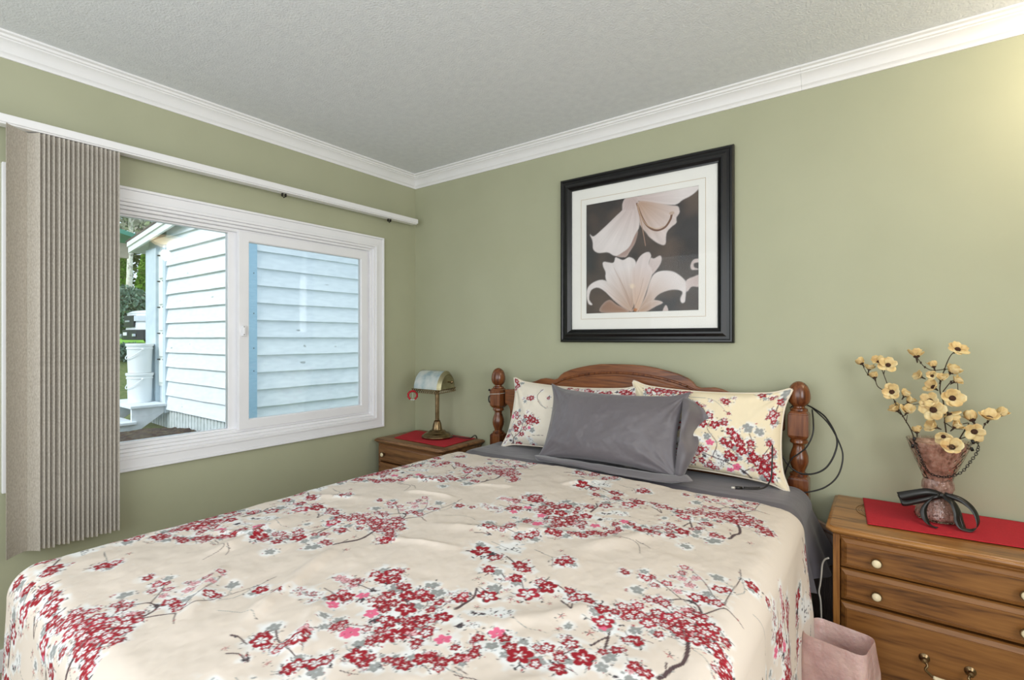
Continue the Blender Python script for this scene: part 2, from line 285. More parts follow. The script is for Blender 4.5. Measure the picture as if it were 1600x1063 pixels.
BRANCHES = [('b',0.0078,0.0062,[(0.949,-0.237),(0.954,-0.225),(0.959,-0.197),(0.970,-0.172),(0.967,-0.136),(0.958,-0.102),(0.953,-0.050),(0.957,0.010)]),('b',0.0051,0.0021,[(0.957,0.010),(0.945,0.038),(0.932,0.048),(0.905,0.046),(0.881,0.023),(0.862,0.013)]),('b',0.0027,0.0016,[(0.905,0.046),(0.880,0.066),(0.857,0.082),(0.830,0.097),(0.809,0.099)]),('b',0.0040,0.0014,[(0.957,0.010),(0.971,0.034),(0.994,0.060),(1.017,0.051),(1.039,0.043)]),('b',0.0026,0.0014,[(0.992,0.074),(0.995,0.117),(1.001,0.170),(1.008,0.227),(1.001,0.279)]),('b',0.0026,0.0014,[(0.992,0.074),(0.966,0.098),(0.948,0.134),(0.924,0.169),(0.891,0.204)]),('g',0.0013,0.0007,[(0.968,-0.120),(0.986,-0.112),(1.006,-0.107)]),('g',0.0013,0.0007,[(0.974,-0.123),(0.999,-0.132),(1.018,-0.154),(1.028,-0.173)]),('g',0.0013,0.0008,[(0.911,-0.110),(0.932,-0.110),(0.956,-0.119)]),('g',0.0011,0.0008,[(0.832,-0.162),(0.851,-0.165),(0.873,-0.159)]),('b',0.0029,0.0019,[(0.950,-0.205),(0.946,-0.189)]),('g',0.0015,0.0009,[(0.813,0.020),(0.834,0.014),(0.850,0.011)]),('g',0.0016,0.0009,[(0.967,0.191),(0.987,0.175),(1.001,0.163)]),('b',0.0020,0.0011,[(0.662,0.269),(0.712,0.281),(0.737,0.266),(0.758,0.211)]),('b',0.0019,0.0011,[(0.722,0.288),(0.749,0.280),(0.773,0.261)]),('b',0.0064,0.0037,[(0.519,-0.284),(0.520,-0.250),(0.519,-0.222),(0.501,-0.192)]),('b',0.0023,0.0012,[(0.479,-0.304),(0.487,-0.288),(0.488,-0.260)]),('b',0.0031,0.0019,[(0.550,-0.178),(0.533,-0.141)]),('b',0.0041,0.0027,[(0.814,-0.226),(0.820,-0.198),(0.825,-0.173),(0.813,-0.142)]),('b',0.0046,0.0026,[(0.838,-0.216),(0.827,-0.177)]),('b',0.0034,0.0014,[(0.757,-0.116),(0.778,-0.113),(0.802,-0.126)]),('b',0.0042,0.0024,[(0.683,-0.116),(0.704,-0.128),(0.725,-0.146),(0.711,-0.116)]),('b',0.0027,0.0015,[(0.734,-0.072),(0.760,-0.090)]),('b',0.0029,0.0015,[(0.642,-0.064),(0.670,-0.075),(0.692,-0.095)]),('b',0.0030,0.0015,[(0.799,-0.240),(0.790,-0.271),(0.782,-0.305)]),('b',0.0024,0.0014,[(0.782,-0.305),(0.805,-0.311),(0.833,-0.312)]),('g',0.0011,0.0008,[(0.639,-0.247),(0.678,-0.253),(0.704,-0.249),(0.728,-0.242)]),('g',0.0011,0.0007,[(0.605,-0.318),(0.638,-0.316),(0.670,-0.314),(0.728,-0.307),(0.778,-0.304)]),('b',0.0043,0.0017,[(0.454,-0.013),(0.495,-0.035)]),('b',0.0030,0.0016,[(0.498,-0.096),(0.523,-0.112)]),('b',0.0026,0.0013,[(0.558,-0.094),(0.585,-0.122)]),('g',0.0015,0.0011,[(0.364,0.042),(0.417,0.036),(0.477,0.028)]),('b',0.0015,0.0010,[(0.497,0.070),(0.528,0.062),(0.561,0.056),(0.588,0.004)]),('g',0.0015,0.0011,[(0.497,0.070),(0.541,0.062),(0.595,0.053)]),('b',0.0022,0.0012,[(0.736,-0.353),(0.755,-0.359)]),('b',0.0021,0.0012,[(0.650,-0.425),(0.667,-0.426),(0.682,-0.429)]),('g',0.0021,0.0012,[(0.633,-0.438),(0.660,-0.436),(0.675,-0.435)]),('g',0.0016,0.0011,[(0.069,-0.571),(0.083,-0.538),(0.072,-0.490),(0.060,-0.446)]),('b',0.0034,0.0018,[(0.289,-0.557),(0.320,-0.569),(0.359,-0.574),(0.394,-0.577)]),('b',0.0031,0.0017,[(0.434,-0.584),(0.473,-0.581)]),('b',0.0039,0.0022,[(0.232,-0.617),(0.250,-0.609),(0.287,-0.613)]),('b',0.0032,0.0019,[(0.285,-0.649),(0.309,-0.637),(0.340,-0.636),(0.314,-0.625)]),('g',0.0015,0.0009,[(0.113,-0.590),(0.143,-0.574),(0.186,-0.556),(0.215,-0.561)]),('b',0.0018,0.0012,[(0.382,-0.458),(0.410,-0.443),(0.425,-0.416),(0.431,-0.395)]),('b',0.0022,0.0012,[(0.471,-0.446),(0.458,-0.414)]),('b',0.0020,0.0012,[(0.514,-0.403),(0.508,-0.371)]),('b',0.0020,0.0013,[(0.408,-0.298),(0.395,-0.259)]),('b',0.0020,0.0013,[(0.208,-0.397),(0.261,-0.399)]),('b',0.0027,0.0017,[(0.254,-0.339),(0.301,-0.338),(0.322,-0.338)]),('b',0.0018,0.0010,[(0.492,-0.551),(0.515,-0.543),(0.526,-0.537)]),('b',0.0015,0.0007,[(0.606,-0.457),(0.631,-0.466)]),('g',0.0011,0.0008,[(0.508,-0.495),(0.531,-0.497)])]
TX, TY = 0.940, 0.711
CREAM, WASH = np.array(lin((222,209,196))), np.array(lin((233,234,234)))
RED, RED2, DRED = np.array(lin((150,8,30))), np.array(lin((170,26,50))), np.array(lin((120,20,34)))
PINK, GREYF, SLATE = np.array(lin((224,104,138))), np.array(lin((150,152,150))), np.array(lin((62,56,62)))
BRANCH, LGREY = np.array(lin((86,66,68))), np.array(lin((176,182,186)))
class Canvas:
    def __init__(s, w, h, res, wrap=True, base=None):
        s.nx, s.ny, s.res, s.wrap = int(round(w/res)), int(round(h/res)), res, wrap
        s.a = np.empty((s.ny, s.nx, 3)); s.a[:] = CREAM if base is None else base
    def win(s, x0, x1, y0, y1):
        i = np.arange(int(x0/s.res)-1, int(x1/s.res)+2); j = np.arange(int(y0/s.res)-1, int(y1/s.res)+2)
        if not s.wrap:
            i = i[(i >= 0) & (i < s.nx)]; j = j[(j >= 0) & (j < s.ny)]
        X, Y = np.meshgrid((i+0.5)*s.res, (j+0.5)*s.res)
        return i % s.nx, j % s.ny, X, Y
    def put(s, i, j, m, col):
        if len(i) == 0 or len(j) == 0: return
        ix = np.ix_(j, i); s.a[ix] = s.a[ix]*(1-m[..., None])+col*m[..., None]
    def ell(s, x, y, a, b, th, col, al=1.0):
        R = max(a, b)*1.2+s.res
        i, j, X, Y = s.win(x-R, x+R, y-R, y+R)
        c, t = math.cos(th), math.sin(th)
        u = ((X-x)*c+(Y-y)*t)/a; v = (-(X-x)*t+(Y-y)*c)/b
        d = (1-np.sqrt(u*u+v*v))*min(a, b)/s.res+0.5
        s.put(i, j, np.clip(d, 0, 1)*al, col)
    def soft(s, x, y, r, col, al):
        i, j, X, Y = s.win(x-2.2*r, x+2.2*r, y-2.2*r, y+2.2*r)
        s.put(i, j, np.clip((np.exp(-((X-x)**2+(Y-y)**2)/(r*r))-.22+.55*(vnoise(X*70, Y*70, 4)-.5))*2.2, 0, 1)*al, col)
    def line(s, pts, w0, w1, col, al=1.0):
        P = smooth_path([(p[0], p[1], 0) for p in pts], 8) if len(pts) > 2 else [Vector((p[0], p[1], 0)) for p in pts]
        n = len(P)-1
        for k in range(n):
            p, q = P[k], P[k+1]; w = w0+(w1-w0)*k/n
            R = w+2*s.res
            i, j, X, Y = s.win(min(p.x, q.x)-R, max(p.x, q.x)+R, min(p.y, q.y)-R, max(p.y, q.y)+R)
            dx, dy = q.x-p.x, q.y-p.y; l2 = dx*dx+dy*dy+1e-12
            t = np.clip(((X-p.x)*dx+(Y-p.y)*dy)/l2, 0, 1)
            d = np.sqrt((X-p.x-t*dx)**2+(Y-p.y-t*dy)**2)
            s.put(i, j, np.clip((w/2-d)/s.res+0.5, 0, 1)*al, col)
    def leafy(s, rnd, x, y, L_, col):
        s.ell(x, y, L_, L_*rnd.uniform(0.35, 0.6), rnd.uniform(0, PI), col)
    def flower(s, rnd, T, x, y, r):
        r *= 1.22
        th = rnd.uniform(0, 2*PI); sq = rnd.uniform(0.72, 1.0); ax = rnd.uniform(0, PI)
        def P(rad, ang):
            dx, dy = rad*math.cos(ang), rad*math.sin(ang)
            c, t = math.cos(ax), math.sin(ax); u, v = dx*c+dy*t, (-dx*t+dy*c)*sq
            return x+u*c-v*t, y+u*t+v*c
        if T in 'ROPG':
            col = {'R': RED, 'O': RED if rnd.random() < 0.75 else RED2, 'P': PINK, 'G': GREYF}[T]
            n = 5
            for k in range(n):
                a = th+2*PI*k/n+rnd.uniform(-0.15, 0.15); px, py = P(r*0.62, a)
                pr = r*rnd.uniform(0.44, 0.52)
                s.ell(px, py, pr, pr*0.8, a, col)
                if T == 'O': 
                    qx, qy = P(r*0.40, a); s.ell(qx, qy, pr*0.50, pr*0.36, a, WASH)
                    qx, qy = P(r*0.74, a); s.ell(qx, qy, pr*0.34, pr*0.20, a, RED2, 0.6)
                elif T == 'R':
                    qx, qy = P(r*0.34, a); s.ell(qx, qy, pr*0.35, pr*0.12, a, WASH, 0.8)
            if T == 'R': s.ell(x, y, r*0.17, r*0.15, 0, WASH)
            if T == 'P': s.ell(x, y, r*0.10, r*0.10, 0, RED)
            if T == 'O':
                s.ell(x, y, r*0.26, r*0.24, 0, WASH)
                for k in range(5):
                    qx, qy = P(r*0.24, th+0.6+2*PI*k/5); s.ell(qx, qy, r*0.06, r*0.05, 0, SLATE)
                s.ell(x, y, r*0.09, r*0.08, 0, RED2)
            if T == 'G': s.ell(x, y, r*0.14, r*0.12, 0, LGREY)
        elif T == 'L':
            for k in range(5):
                a = th+2*PI*k/5; px, py = P(r*0.6, a); s.ell(px, py, r*0.45, r*0.34, a, RED2)
                s.ell(px, py, r*0.36, r*0.24, a, np.array(lin((225, 185, 190))))
            s.ell(x, y, r*0.1, r*0.1, 0, SLATE)
        elif T == 'X':
            for k in range(5):
                a = th+2*PI*k/5; px, py = P(r*0.55, a); s.ell(px, py, r*0.5, r*0.11, a, SLATE if rnd.random() < 0.4 else RED2)
        elif T == 'D':
            for k in range(9):
                px, py = P(r*rnd.uniform(0, 0.8), rnd.uniform(0, 6.28)); s.ell(px, py, r*0.4, r*0.2, rnd.uniform(0, 3), SLATE if k % 3 else BRANCH)
        elif T == 'K':
            for k in range(12):
                px, py = P(r*rnd.uniform(0, 1.2), rnd.uniform(0, 6.28)); s.ell(px, py, r*0.16, r*0.07, rnd.uniform(0, 3), SLATE)
        elif T == 'S':
            for k in range(16):
                px, py = P(r*rnd.uniform(0, 1.1), rnd.uniform(0, 6.28)); s.ell(px, py, r*0.24, r*0.15, rnd.uniform(0, 3), (RED, RED2, DRED, GREYF)[k % 4])
                s.ell(px, py, r*0.07, r*0.06, 0, WASH)
def draw_print(cv, flowers, branches, rnd, wash=1.9, extra=1.9):
    more = []
    for T, x, y, r in flowers:                                   # smaller blossoms crowding round the large ones
        if T in 'RO' and r > .007:
            for k in range(rnd.choice([0, 1, 2, 2])):
                a = rnd.uniform(0, 6.28); d = r*rnd.uniform(1.1, 2.0)
                more.append((rnd.choice('OORRLSGORGD'), x+d*math.cos(a), y+d*math.sin(a)*.8, r*rnd.uniform(.5, .8)))
    flowers = more+list(flowers)
    for T, x, y, r in flowers:
        if T != 'X': cv.soft(x, y, r*wash, WASH, 0.85)
    for T, x, y, r in flowers:                                   # scattered leaves and buds round the blossoms
        for k in range(int((5 if T in 'ROG' else 3)*extra)):
            a = rnd.uniform(0, 6.28); d = r*rnd.uniform(0.9, 2.3)
            col = rnd.choice([SLATE, SLATE, SLATE, BRANCH, GREYF, LGREY, RED, RED2, GREYF])
            cv.leafy(rnd, x+d*math.cos(a), y+d*math.sin(a), r*rnd.uniform(0.15, 0.32), col)
        for _ in range(2 if T in 'RO' else 0):
            a = rnd.uniform(0, 6.28); d = r*rnd.uniform(1.6, 2.6)
            cv.line([(x, y), (x+d*0.6*math.cos(a+0.2), y+d*0.6*math.sin(a+0.2)), (x+d*math.cos(a), y+d*math.sin(a))], r*0.17, r*0.08, rnd.choice([SLATE, BRANCH, GREYF]))
    for T, w0, w1, P in branches:
        col = BRANCH if T == 'b' else GREYF
        cv.line(P, w0*1.15, w1*1.25, col)
        for (ax, ay), (bx, by) in zip(P[:-1], P[1:]):            # little buds along the twigs
            if rnd.random() < 0.7:
                t = rnd.random(); cv.leafy(rnd, ax+(bx-ax)*t+rnd.uniform(-.006, .006), ay+(by-ay)*t+rnd.uniform(-.006, .006), 0.0032, rnd.choice([SLATE, RED, GREYF]))
    order = {'G': 0, 'D': 1, 'K': 1, 'L': 2, 'P': 2, 'S': 2, 'R': 3, 'O': 4, 'X': 5}
    for T, x, y, r in sorted(flowers, key=lambda f: order[f[0]]):
        cv.flower(rnd, T, x, y, r)
        if T in 'ROL':                                           # dark stamens, buds and leaves lying over the petals
            for k in range(rnd.choice([1, 2, 3])):
                a = rnd.uniform(0, 6.28); d = r*rnd.uniform(.8, 1.5)
                cv.leafy(rnd, x+d*math.cos(a), y+d*math.sin(a), r*rnd.uniform(.16, .30), rnd.choice([SLATE, SLATE, BRANCH, GREYF, GREYF, WASH]))
            if rnd.random() < .35:
                a = rnd.uniform(0, 6.28); b = a+rnd.uniform(-.6, .6)
                cv.line([(x+r*.7*math.cos(a), y+r*.7*math.sin(a)), (x+r*1.5*math.cos((a+b)/2), y+r*1.5*math.sin((a+b)/2)), (x+r*2.3*math.cos(b), y+r*2.3*math.sin(b))], r*.16, r*.08, rnd.choice([SLATE, BRANCH]))
rnd = random.Random(5)
TILE = Canvas(TX, TY, 0.0010)
draw_print(TILE, FLOWERS, BRANCHES, rnd)
def sample(cv, u, v, wrap=True):
    """bilinear lookup of a canvas at metres u, v"""
    x = u/cv.res-0.5; y = v/cv.res-0.5
    xi = np.floor(x).astype(int); yi = np.floor(y).astype(int); fx = (x-xi)[..., None]; fy = (y-yi)[..., None]
    if wrap: f = lambda i, n: i % n
    else: f = lambda i, n: np.clip(i, 0, n-1)
    A = cv.a; a = A[f(yi, cv.ny), f(xi, cv.nx)]; b = A[f(yi, cv.ny), f(xi+1, cv.nx)]
    c = A[f(yi+1, cv.ny), f(xi, cv.nx)]; d = A[f(yi+1, cv.ny), f(xi+1, cv.nx)]
    return (a*(1-fx)+b*fx)*(1-fy)+(c*(1-fx)+d*fx)*fy

# ------------------------------------------------------------------ comforter
def drape(U, V, x0, x1, y0, y1, z, R, amp, flare, phase=0.0, nbump=None):
    """unrolled cloth coordinates -> cloth lying on the inner rectangle and hanging over its edges"""
    nxp = np.clip(U, x0, x1); nyp = np.clip(V, y0, y1)
    dx, dy = U-nxp, V-nyp; d = np.sqrt(dx*dx+dy*dy); dd = np.maximum(d, 1e-9)
    ux, uy = dx/dd, dy/dd
    arc = R*PI/2; th = np.clip(d/R, 0, PI/2); over = np.maximum(d-arc, 0)
    per = (nxp-x0)+(nyp-y0)+np.arctan2(dy, dx)*0.3
    wav = (np.sin(per*15+phase)+0.6*np.sin(per*27+1.3+phase)+0.8*vnoise(per*9, over*2, 3))*amp*np.clip(over/0.25, 0, 1)
    out = R*np.sin(th)+flare*over+wav
    dz = R*(1-np.cos(th))+over*0.985
    return nxp+ux*out, nyp+uy*out, z-dz, d
RIDGES = [((1.62,-1.98),(1.42,-1.60),.010,.020),((1.50,-2.02),(1.30,-1.86),.008,.018),((1.20,-1.85),(1.10,-1.55),.008,.022),((1.78,-1.95),(1.66,-1.80),.009,.018),
          ((1.52,-1.34),(1.80,-1.20),.005,.022),((1.70,-1.22),(1.95,-1.12),.004,.022),((1.05,-1.05),(1.22,-0.98),.007,.015),((1.20,-1.15),(1.40,-1.10),.007,.014),
          ((1.62,-0.72),(1.74,-0.58),.008,.020),((1.98,-1.22),(2.12,-0.98),.006,.030),((2.02,-1.66),(2.18,-1.45),.006,.025),((0.98,-1.40),(1.12,-1.30),.006,.018),
          ((1.46,-1.50),(1.70,-1.42),.006,.016),((2.05,-1.95),(2.22,-1.70),.006,.024),((1.02,-1.78),(1.16,-1.70),.006,.016),((1.35,-0.95),(1.50,-0.86),.006,.016)]
def top_relief(X, Y):
    z = 0.012*(fbm(X*5, Y*5, 2)-0.5)+0.009*(fbm(X*15+Y*5, Y*11-X*3, 5)-0.5)
    for (ax, ay), (bx, by), h, w in RIDGES:
        L2 = (bx-ax)**2+(by-ay)**2; wob = 0.012*(vnoise(X*18, Y*18, 9)-0.5)
        t = np.clip(((X-ax)*(bx-ax)+(Y-ay)*(by-ay))/L2, 0, 1)
        dd = np.sqrt((X-ax-t*(bx-ax))**2+(Y-ay-t*(by-ay))**2)+wob
        z = z+1.3*h*np.exp(-(dd/w)**2)*np.clip(np.sin(PI*np.clip(t*0.9+0.05, 0, 1))*1.4, 0, 1)
    return z
def make_comforter():
    x0, x1, y0 = 0.905, 2.376, -2.12
    ua = np.arange(x0-0.34, x1+0.60, 0.0025); nv = 900
    U = np.tile(ua, (nv, 1)); t = np.linspace(0, 1, nv)[:, None]
    hem = np.interp(ua, [0.5, 0.82, 1.35, 1.64, 2.10, 2.30, 2.4, 3.1], [-.54, -.525, -.488, -.462, -.50, -.48, -.50, -.53])+0.004*np.sin(ua*23)
    ymin = y0-0.56
    V = ymin+(hem[None, :]-ymin)*t
    X, Y, Z, d = drape(U, V, x0, x1, y0, 5.0, 0.668, 0.072, 0.012, 0.028)
    Z = Z+top_relief(U, V)*np.clip(1-d/0.10, 0, 1)
    e = np.clip((hem[None, :]-V)/0.02, 0, 1)                     # turned-down hem
    Z = Z-0.020*(1-np.sqrt(np.clip(1-(1-e)**2, 0, 1)))
    Z = np.maximum(Z, 0.05)
    sk = np.where(V > -1.4, -0.1*(V+1.4), 0)
    col = sample(TILE, U-sk-1.40, V+1.37)
    me = grid_mesh('comforter', np.stack([X, Y, Z], -1), len(ua), nv, col)
    o = link_mesh('comforter', me, M['print'])
    tag(o, 'cream comforter printed with red cherry blossom branches, spread over the bed', 'comforter')
make_comforter()

def make_sheet():
    x0, x1 = 0.90, 2.362
    ua = np.arange(x0-0.30, x1+0.31, 0.005); va = np.arange(-0.74, -0.155, 0.005)
    U, V = np.meshgrid(ua, va)
    X, Y, Z, d = drape(U, V, x0, x1, -5.0, 5.0, 0.655, 0.075, 0.010, 0.13, 2.0)
    k = np.clip((V+0.55)/0.39, 0, 1)
    ov = np.clip((d-0.12)/0.2, 0, 1)
    right = U > 1.6
    X = X+np.where(right, ov*0.02*np.sin(V*38+1)+ov*0.05*k, 0)
    Z = Z+0.006*(fbm(U*7, V*7, 4)-0.5)*np.clip(1-d/.1, 0, 1)+0.003*(fbm(U*10, V*40, 8)-0.5)
    Z = Z-np.where(V < -0.45, 0.016, 0.016*np.clip((-0.42-V)/0.03, 0, 1))   # lies under the comforter
    X = X-np.where(right & (V < -0.45), 0.03*ov, 0)
    lim = x1+.066+np.clip((V+.50)/.12, 0, 1)*.25
    X = np.where(right, np.minimum(X, lim), X)
    me = grid_mesh('flat_sheet', np.stack([X, Y, Z], -1), len(ua), len(va))
    o = link_mesh('flat_sheet', me, M['grey'])
    tag(o, 'charcoal grey flat sheet across the head of the bed, hanging down at the right', 'sheet')
make_sheet()

# ------------------------------------------------------------------ bed
BX0, BX1, PY = 0.82, 2.384, -0.095
bed = thing('bed', (1.602, -1.1, 0), 'dark wooden bed with turned headboard posts and an arched headboard', 'bed')
bm = BM(); box(bm, 0.86, 2.345, -2.13, -0.135, 0.34, 0.63); obj('mattress', bm, M['mattress'], bed, bev=0.04, seg=4)
bm = BM(); box(bm, 0.87, 2.335, -2.10, -0.15, 0.12, 0.335); obj('box_spring', bm, M['mattress'], bed, bev=0.02)
for yy in (-0.16, -2.08):
    for xx in (0.93, 2.27):
        bm = BM(); box(bm, xx-.025, xx+.025, yy-.03, yy+.03, 0, 0.12); obj('leg', bm, M['bedwoodz'], bed, bev=.004)
def post(cx):
    bm = BM()
    def sq(z0, z1, h, ch):
        # square block with chamfered top and bottom
        for (a, b, s0, s1) in ((z0, z0+ch, h*0.72, h), (z0+ch, z1-ch, h, h), (z1-ch, z1, h, h*0.72)):
            V = [[bm.verts.new((cx+sx*s, PY+sy*s, z)) for sx, sy in ((-1,-1),(1,-1),(1,1),(-1,1))] for s, z in ((s0, a), (s1, b))]
            for k in range(4): bm.faces.new((V[0][k], V[0][(k+1) % 4], V[1][(k+1) % 4], V[1][k]))
            bm.faces.new(V[0][::-1]); bm.faces.new(V[1])
    sq(0.0, 0.690, 0.037, 0.012); sq(0.838, 0.955, 0.037, 0.014)
    o1 = obj('post', bm, M['bedwoodz'], bed, bev=0.003)
    bm = BM()
    prof = [(.030,.685),(.034,.690),(.034,.697),(.026,.700),(.022,.706),(.026,.718),(.033,.736),(.0355,.752),(.034,.770),(.027,.792),(.022,.806),(.0225,.815),(.028,.820),(.033,.824),(.033,.832),(.028,.840)]
    lathe(bm, prof, (cx, PY, 0)); obj('turned_section', bm, M['bedwoodz'], bed, auto=0.6)
    bm = BM()
    fin = [(.030,.950),(.033,.956),(.031,.963),(.022,.967),(.021,.972),(.030,.978),(.0385,.990),(.042,1.006),(.0415,1.022),(.038,1.040),(.031,1.056),(.021,1.067),(.010,1.073),(.002,1.0745)]
    lathe(bm, fin, (cx, PY, 0))
    obj('finial', bm, M['bedwoodz'], bed, auto=0.6)
post(BX0); post(BX1)
bm = BM(); rows = []
for zz in (.03, .40):
    rows.append([bm.verts.new((2.352+.010*math.sin(k*1.1)+.012*(.4-zz), -2.10+k*.0125, zz)) for k in range(156)])
for k in range(155): bm.faces.new((rows[0][k], rows[0][k+1], rows[1][k+1], rows[1][k]))
sk_ = obj('bed_skirt', bm, M['grey'], bed, smooth=True); sk_.modifiers.new('cloth', 'SOLIDIFY').thickness = .002
HP = [(0,1.120),(.06,1.1195),(.12,1.1165),(.18,1.108),(.246,1.094),(.29,1.082),(.33,1.066),(.352,1.050),(.368,1.032),(.39,1.024),(.42,1.027),(.45,1.029),(.48,1.024),(.51,1.012),(.545,1.001),(.58,.998),(.61,.992),(.635,.976),(.66,.957),(.69,.951),(.73,.950)]
low = [(.73,.865),(.715,.862),(.702,.852),(.694,.835),(.692,.80),(.692,.64),(.685,.60),(.66,.55),(.60,.50),(0,.48)]
half = HP+low
pts = [(1.602+d, z) for d, z in half]+[(1.602-d, z) for d, z in half[::-1][1:-1]]
bm = BM(); prism(bm, pts, 0.026, lambda a, b, t: (a, PY-0.006+t, b)); obj('headboard', bm, M['bedwood'], bed, bev=0.005, seg=3)
# raised moulding lines of the headboard
arc = [(-.33,1.028),(-.27,1.046),(-.18,1.064),(-.08,1.075),(0,1.077),(.08,1.075),(.18,1.064),(.27,1.046),(.33,1.028)]
bm = BM(); tube(bm, [(1.602+d, PY-0.007, z) for d, z in arc], 0.006, 8, k=5)
for s in (-1, 1):
    tube(bm, [(1.602+s*d, PY-0.007, z) for d, z in ((.33,1.028),(.40,.998),(.47,.990),(.54,.965),(.60,.945),(.662,.912))], 0.005, 8, k=5)
    tube(bm, [(1.602+s*d, PY-0.007, z) for d, z in ((.662,.912),(.654,.87),(.640,.83),(.634,.79),(.640,.72),(.655,.66))], 0.005, 8, k=5)
obj('headboard_moulding', bm, M['bedwoodz'], bed, smooth=True)
bm = BM(); panel = [(1.602+d, z) for d, z in ((-.62,.55),(.62,.55),(.62,.90),(.60,.93),(.45,.975),(.33,1.012),(.18,1.050),(0,1.062),(-.18,1.050),(-.33,1.012),(-.45,.975),(-.60,.93),(-.62,.90))]
prism(bm, panel, 0.008, lambda a, b, t: (a, PY-0.013+t, b)); obj('raised_panel', bm, M['bedwood'], bed, bev=0.004, seg=2)

# ------------------------------------------------------------------ pillows
def pillow_arrays(w, h, t, nx, ny, seed, wr=0.012, ear=0.034, pinch=0.020):
    a, b = np.meshgrid(np.linspace(-1, 1, nx), np.linspace(-1, 1, ny))
    ea = 1-np.abs(a)**2.6; eb = 1-np.abs(b)**2.6
    prof = np.clip(ea, 0, 1)**0.55*np.clip(eb, 0, 1)**0.55
    X = a*w/2*(1-pinch*2/w*(1-b*b)**1.0*np.abs(a)**3)
    Yv = b*h/2*(1-pinch*2/h*(1-a*a)**1.0*np.abs(b)**3)
    corner = np.exp(-(((1-np.abs(a))*w/2)**2+((1-np.abs(b))*h/2)**2)/(0.035**2))
    X = X+np.sign(a)*corner*ear*0.5; Yv = Yv+np.sign(b)*corner*ear*0.5
    T = t/2*prof
    rad = np.zeros_like(a)                                        # creases that run out of the corners and edges
    for sx in (-1, 1):
        for sy in (-1, 1):
            dx = (a-sx)*w/2; dy = (b-sy)*h/2; r = np.sqrt(dx*dx+dy*dy)+1e-6; an = np.arctan2(dy, dx)
            rad += (vnoise(an*5+seed, r*3+seed, 2)-0.5)*np.exp(-r/0.13)*2.2
    relief = wr*(rad+1.6*(fbm(a*w*5+seed, b*h*5, seed)-0.5))*np.clip(prof*2, 0, 1)
    return a, b, X, Yv, T, relief
def place(X, Y, Zf, Mx):
    P = np.stack([X, Y, Zf, np.ones_like(X)], -1) @ np.array(Mx).T
    return P[..., :3]
def pillow_matrix(cx, cy, cz, tilt, rz=0.0, roll=0.0):
    """local x = width, local y = up the pillow, local z = out of its front"""
    lean = math.radians(tilt)
    B = Matrix(((1, 0, 0, 0), (0, math.cos(lean), -math.sin(lean), 0), (0, math.sin(lean), math.cos(lean), 0), (0, 0, 0, 1)))
    return Matrix.Translation((cx, cy, cz)) @ Matrix.Rotation(rz, 4, 'Z') @ B @ Matrix.Rotation(roll, 4, 'Z')
def make_pillow(label, w, h, t, Mx, m, seed, cv=None, piped=True, sag=0.0, name='pillow'):
    nx, ny = (int(w/0.0028), int(h/0.0028)) if cv is not None else (170, 120)
    a, b, X, Y, T, rel = pillow_arrays(w, h, t, nx, ny, seed)
    T = T*(1+sag*(-b))
    F = place(X, Y, T+rel, Mx); Bk = place(X, Y, -T+rel*0.2, Mx)
    nv = nx*ny; co = np.concatenate([F.reshape(-1, 3), Bk.reshape(-1, 3)])
    idx = np.arange(nv).reshape(ny, nx)
    q1 = np.stack([idx[:-1, :-1], idx[:-1, 1:], idx[1:, 1:], idx[1:, :-1]], -1).reshape(-1, 4); q2 = q1[:, ::-1]+nv
    per = np.concatenate([idx[0, :], idx[1:, -1], idx[-1, -2::-1], idx[-2:0:-1, 0]]); pn = np.roll(per, -1)
    q3 = np.stack([pn, per, per+nv, pn+nv], -1)
    q = np.concatenate([q1, q2, q3]).astype(np.int32)
    me = bpy.data.meshes.new(name); me.vertices.add(2*nv); me.vertices.foreach_set('co', co.astype(np.float32).ravel())
    me.loops.add(q.size); me.loops.foreach_set('vertex_index', q.ravel()); me.polygons.add(len(q))
    me.polygons.foreach_set('loop_start', np.arange(0, q.size, 4, dtype=np.int32)); me.polygons.foreach_set('use_smooth', np.ones(len(q), dtype=bool))
    me.update(calc_edges=True)
    if cv is not None:
        c = sample(cv, (a+1)/2*cv.nx*cv.res, (b+1)/2*cv.ny*cv.res, False).reshape(-1, 3)
        set_print(me, np.concatenate([c, c]))
    o = link_mesh(name, me, m); tag(o, label, 'pillow')
    if piped:
        step = 5; pts = [tuple(co[i]) for i in per[::step]]
        bm = BM(); tube(bm, pts, 0.0048, 6, closed=True); obj('piping', bm, M['piping'], o, smooth=True)
    return o, (a, b, X, Y, T, rel)
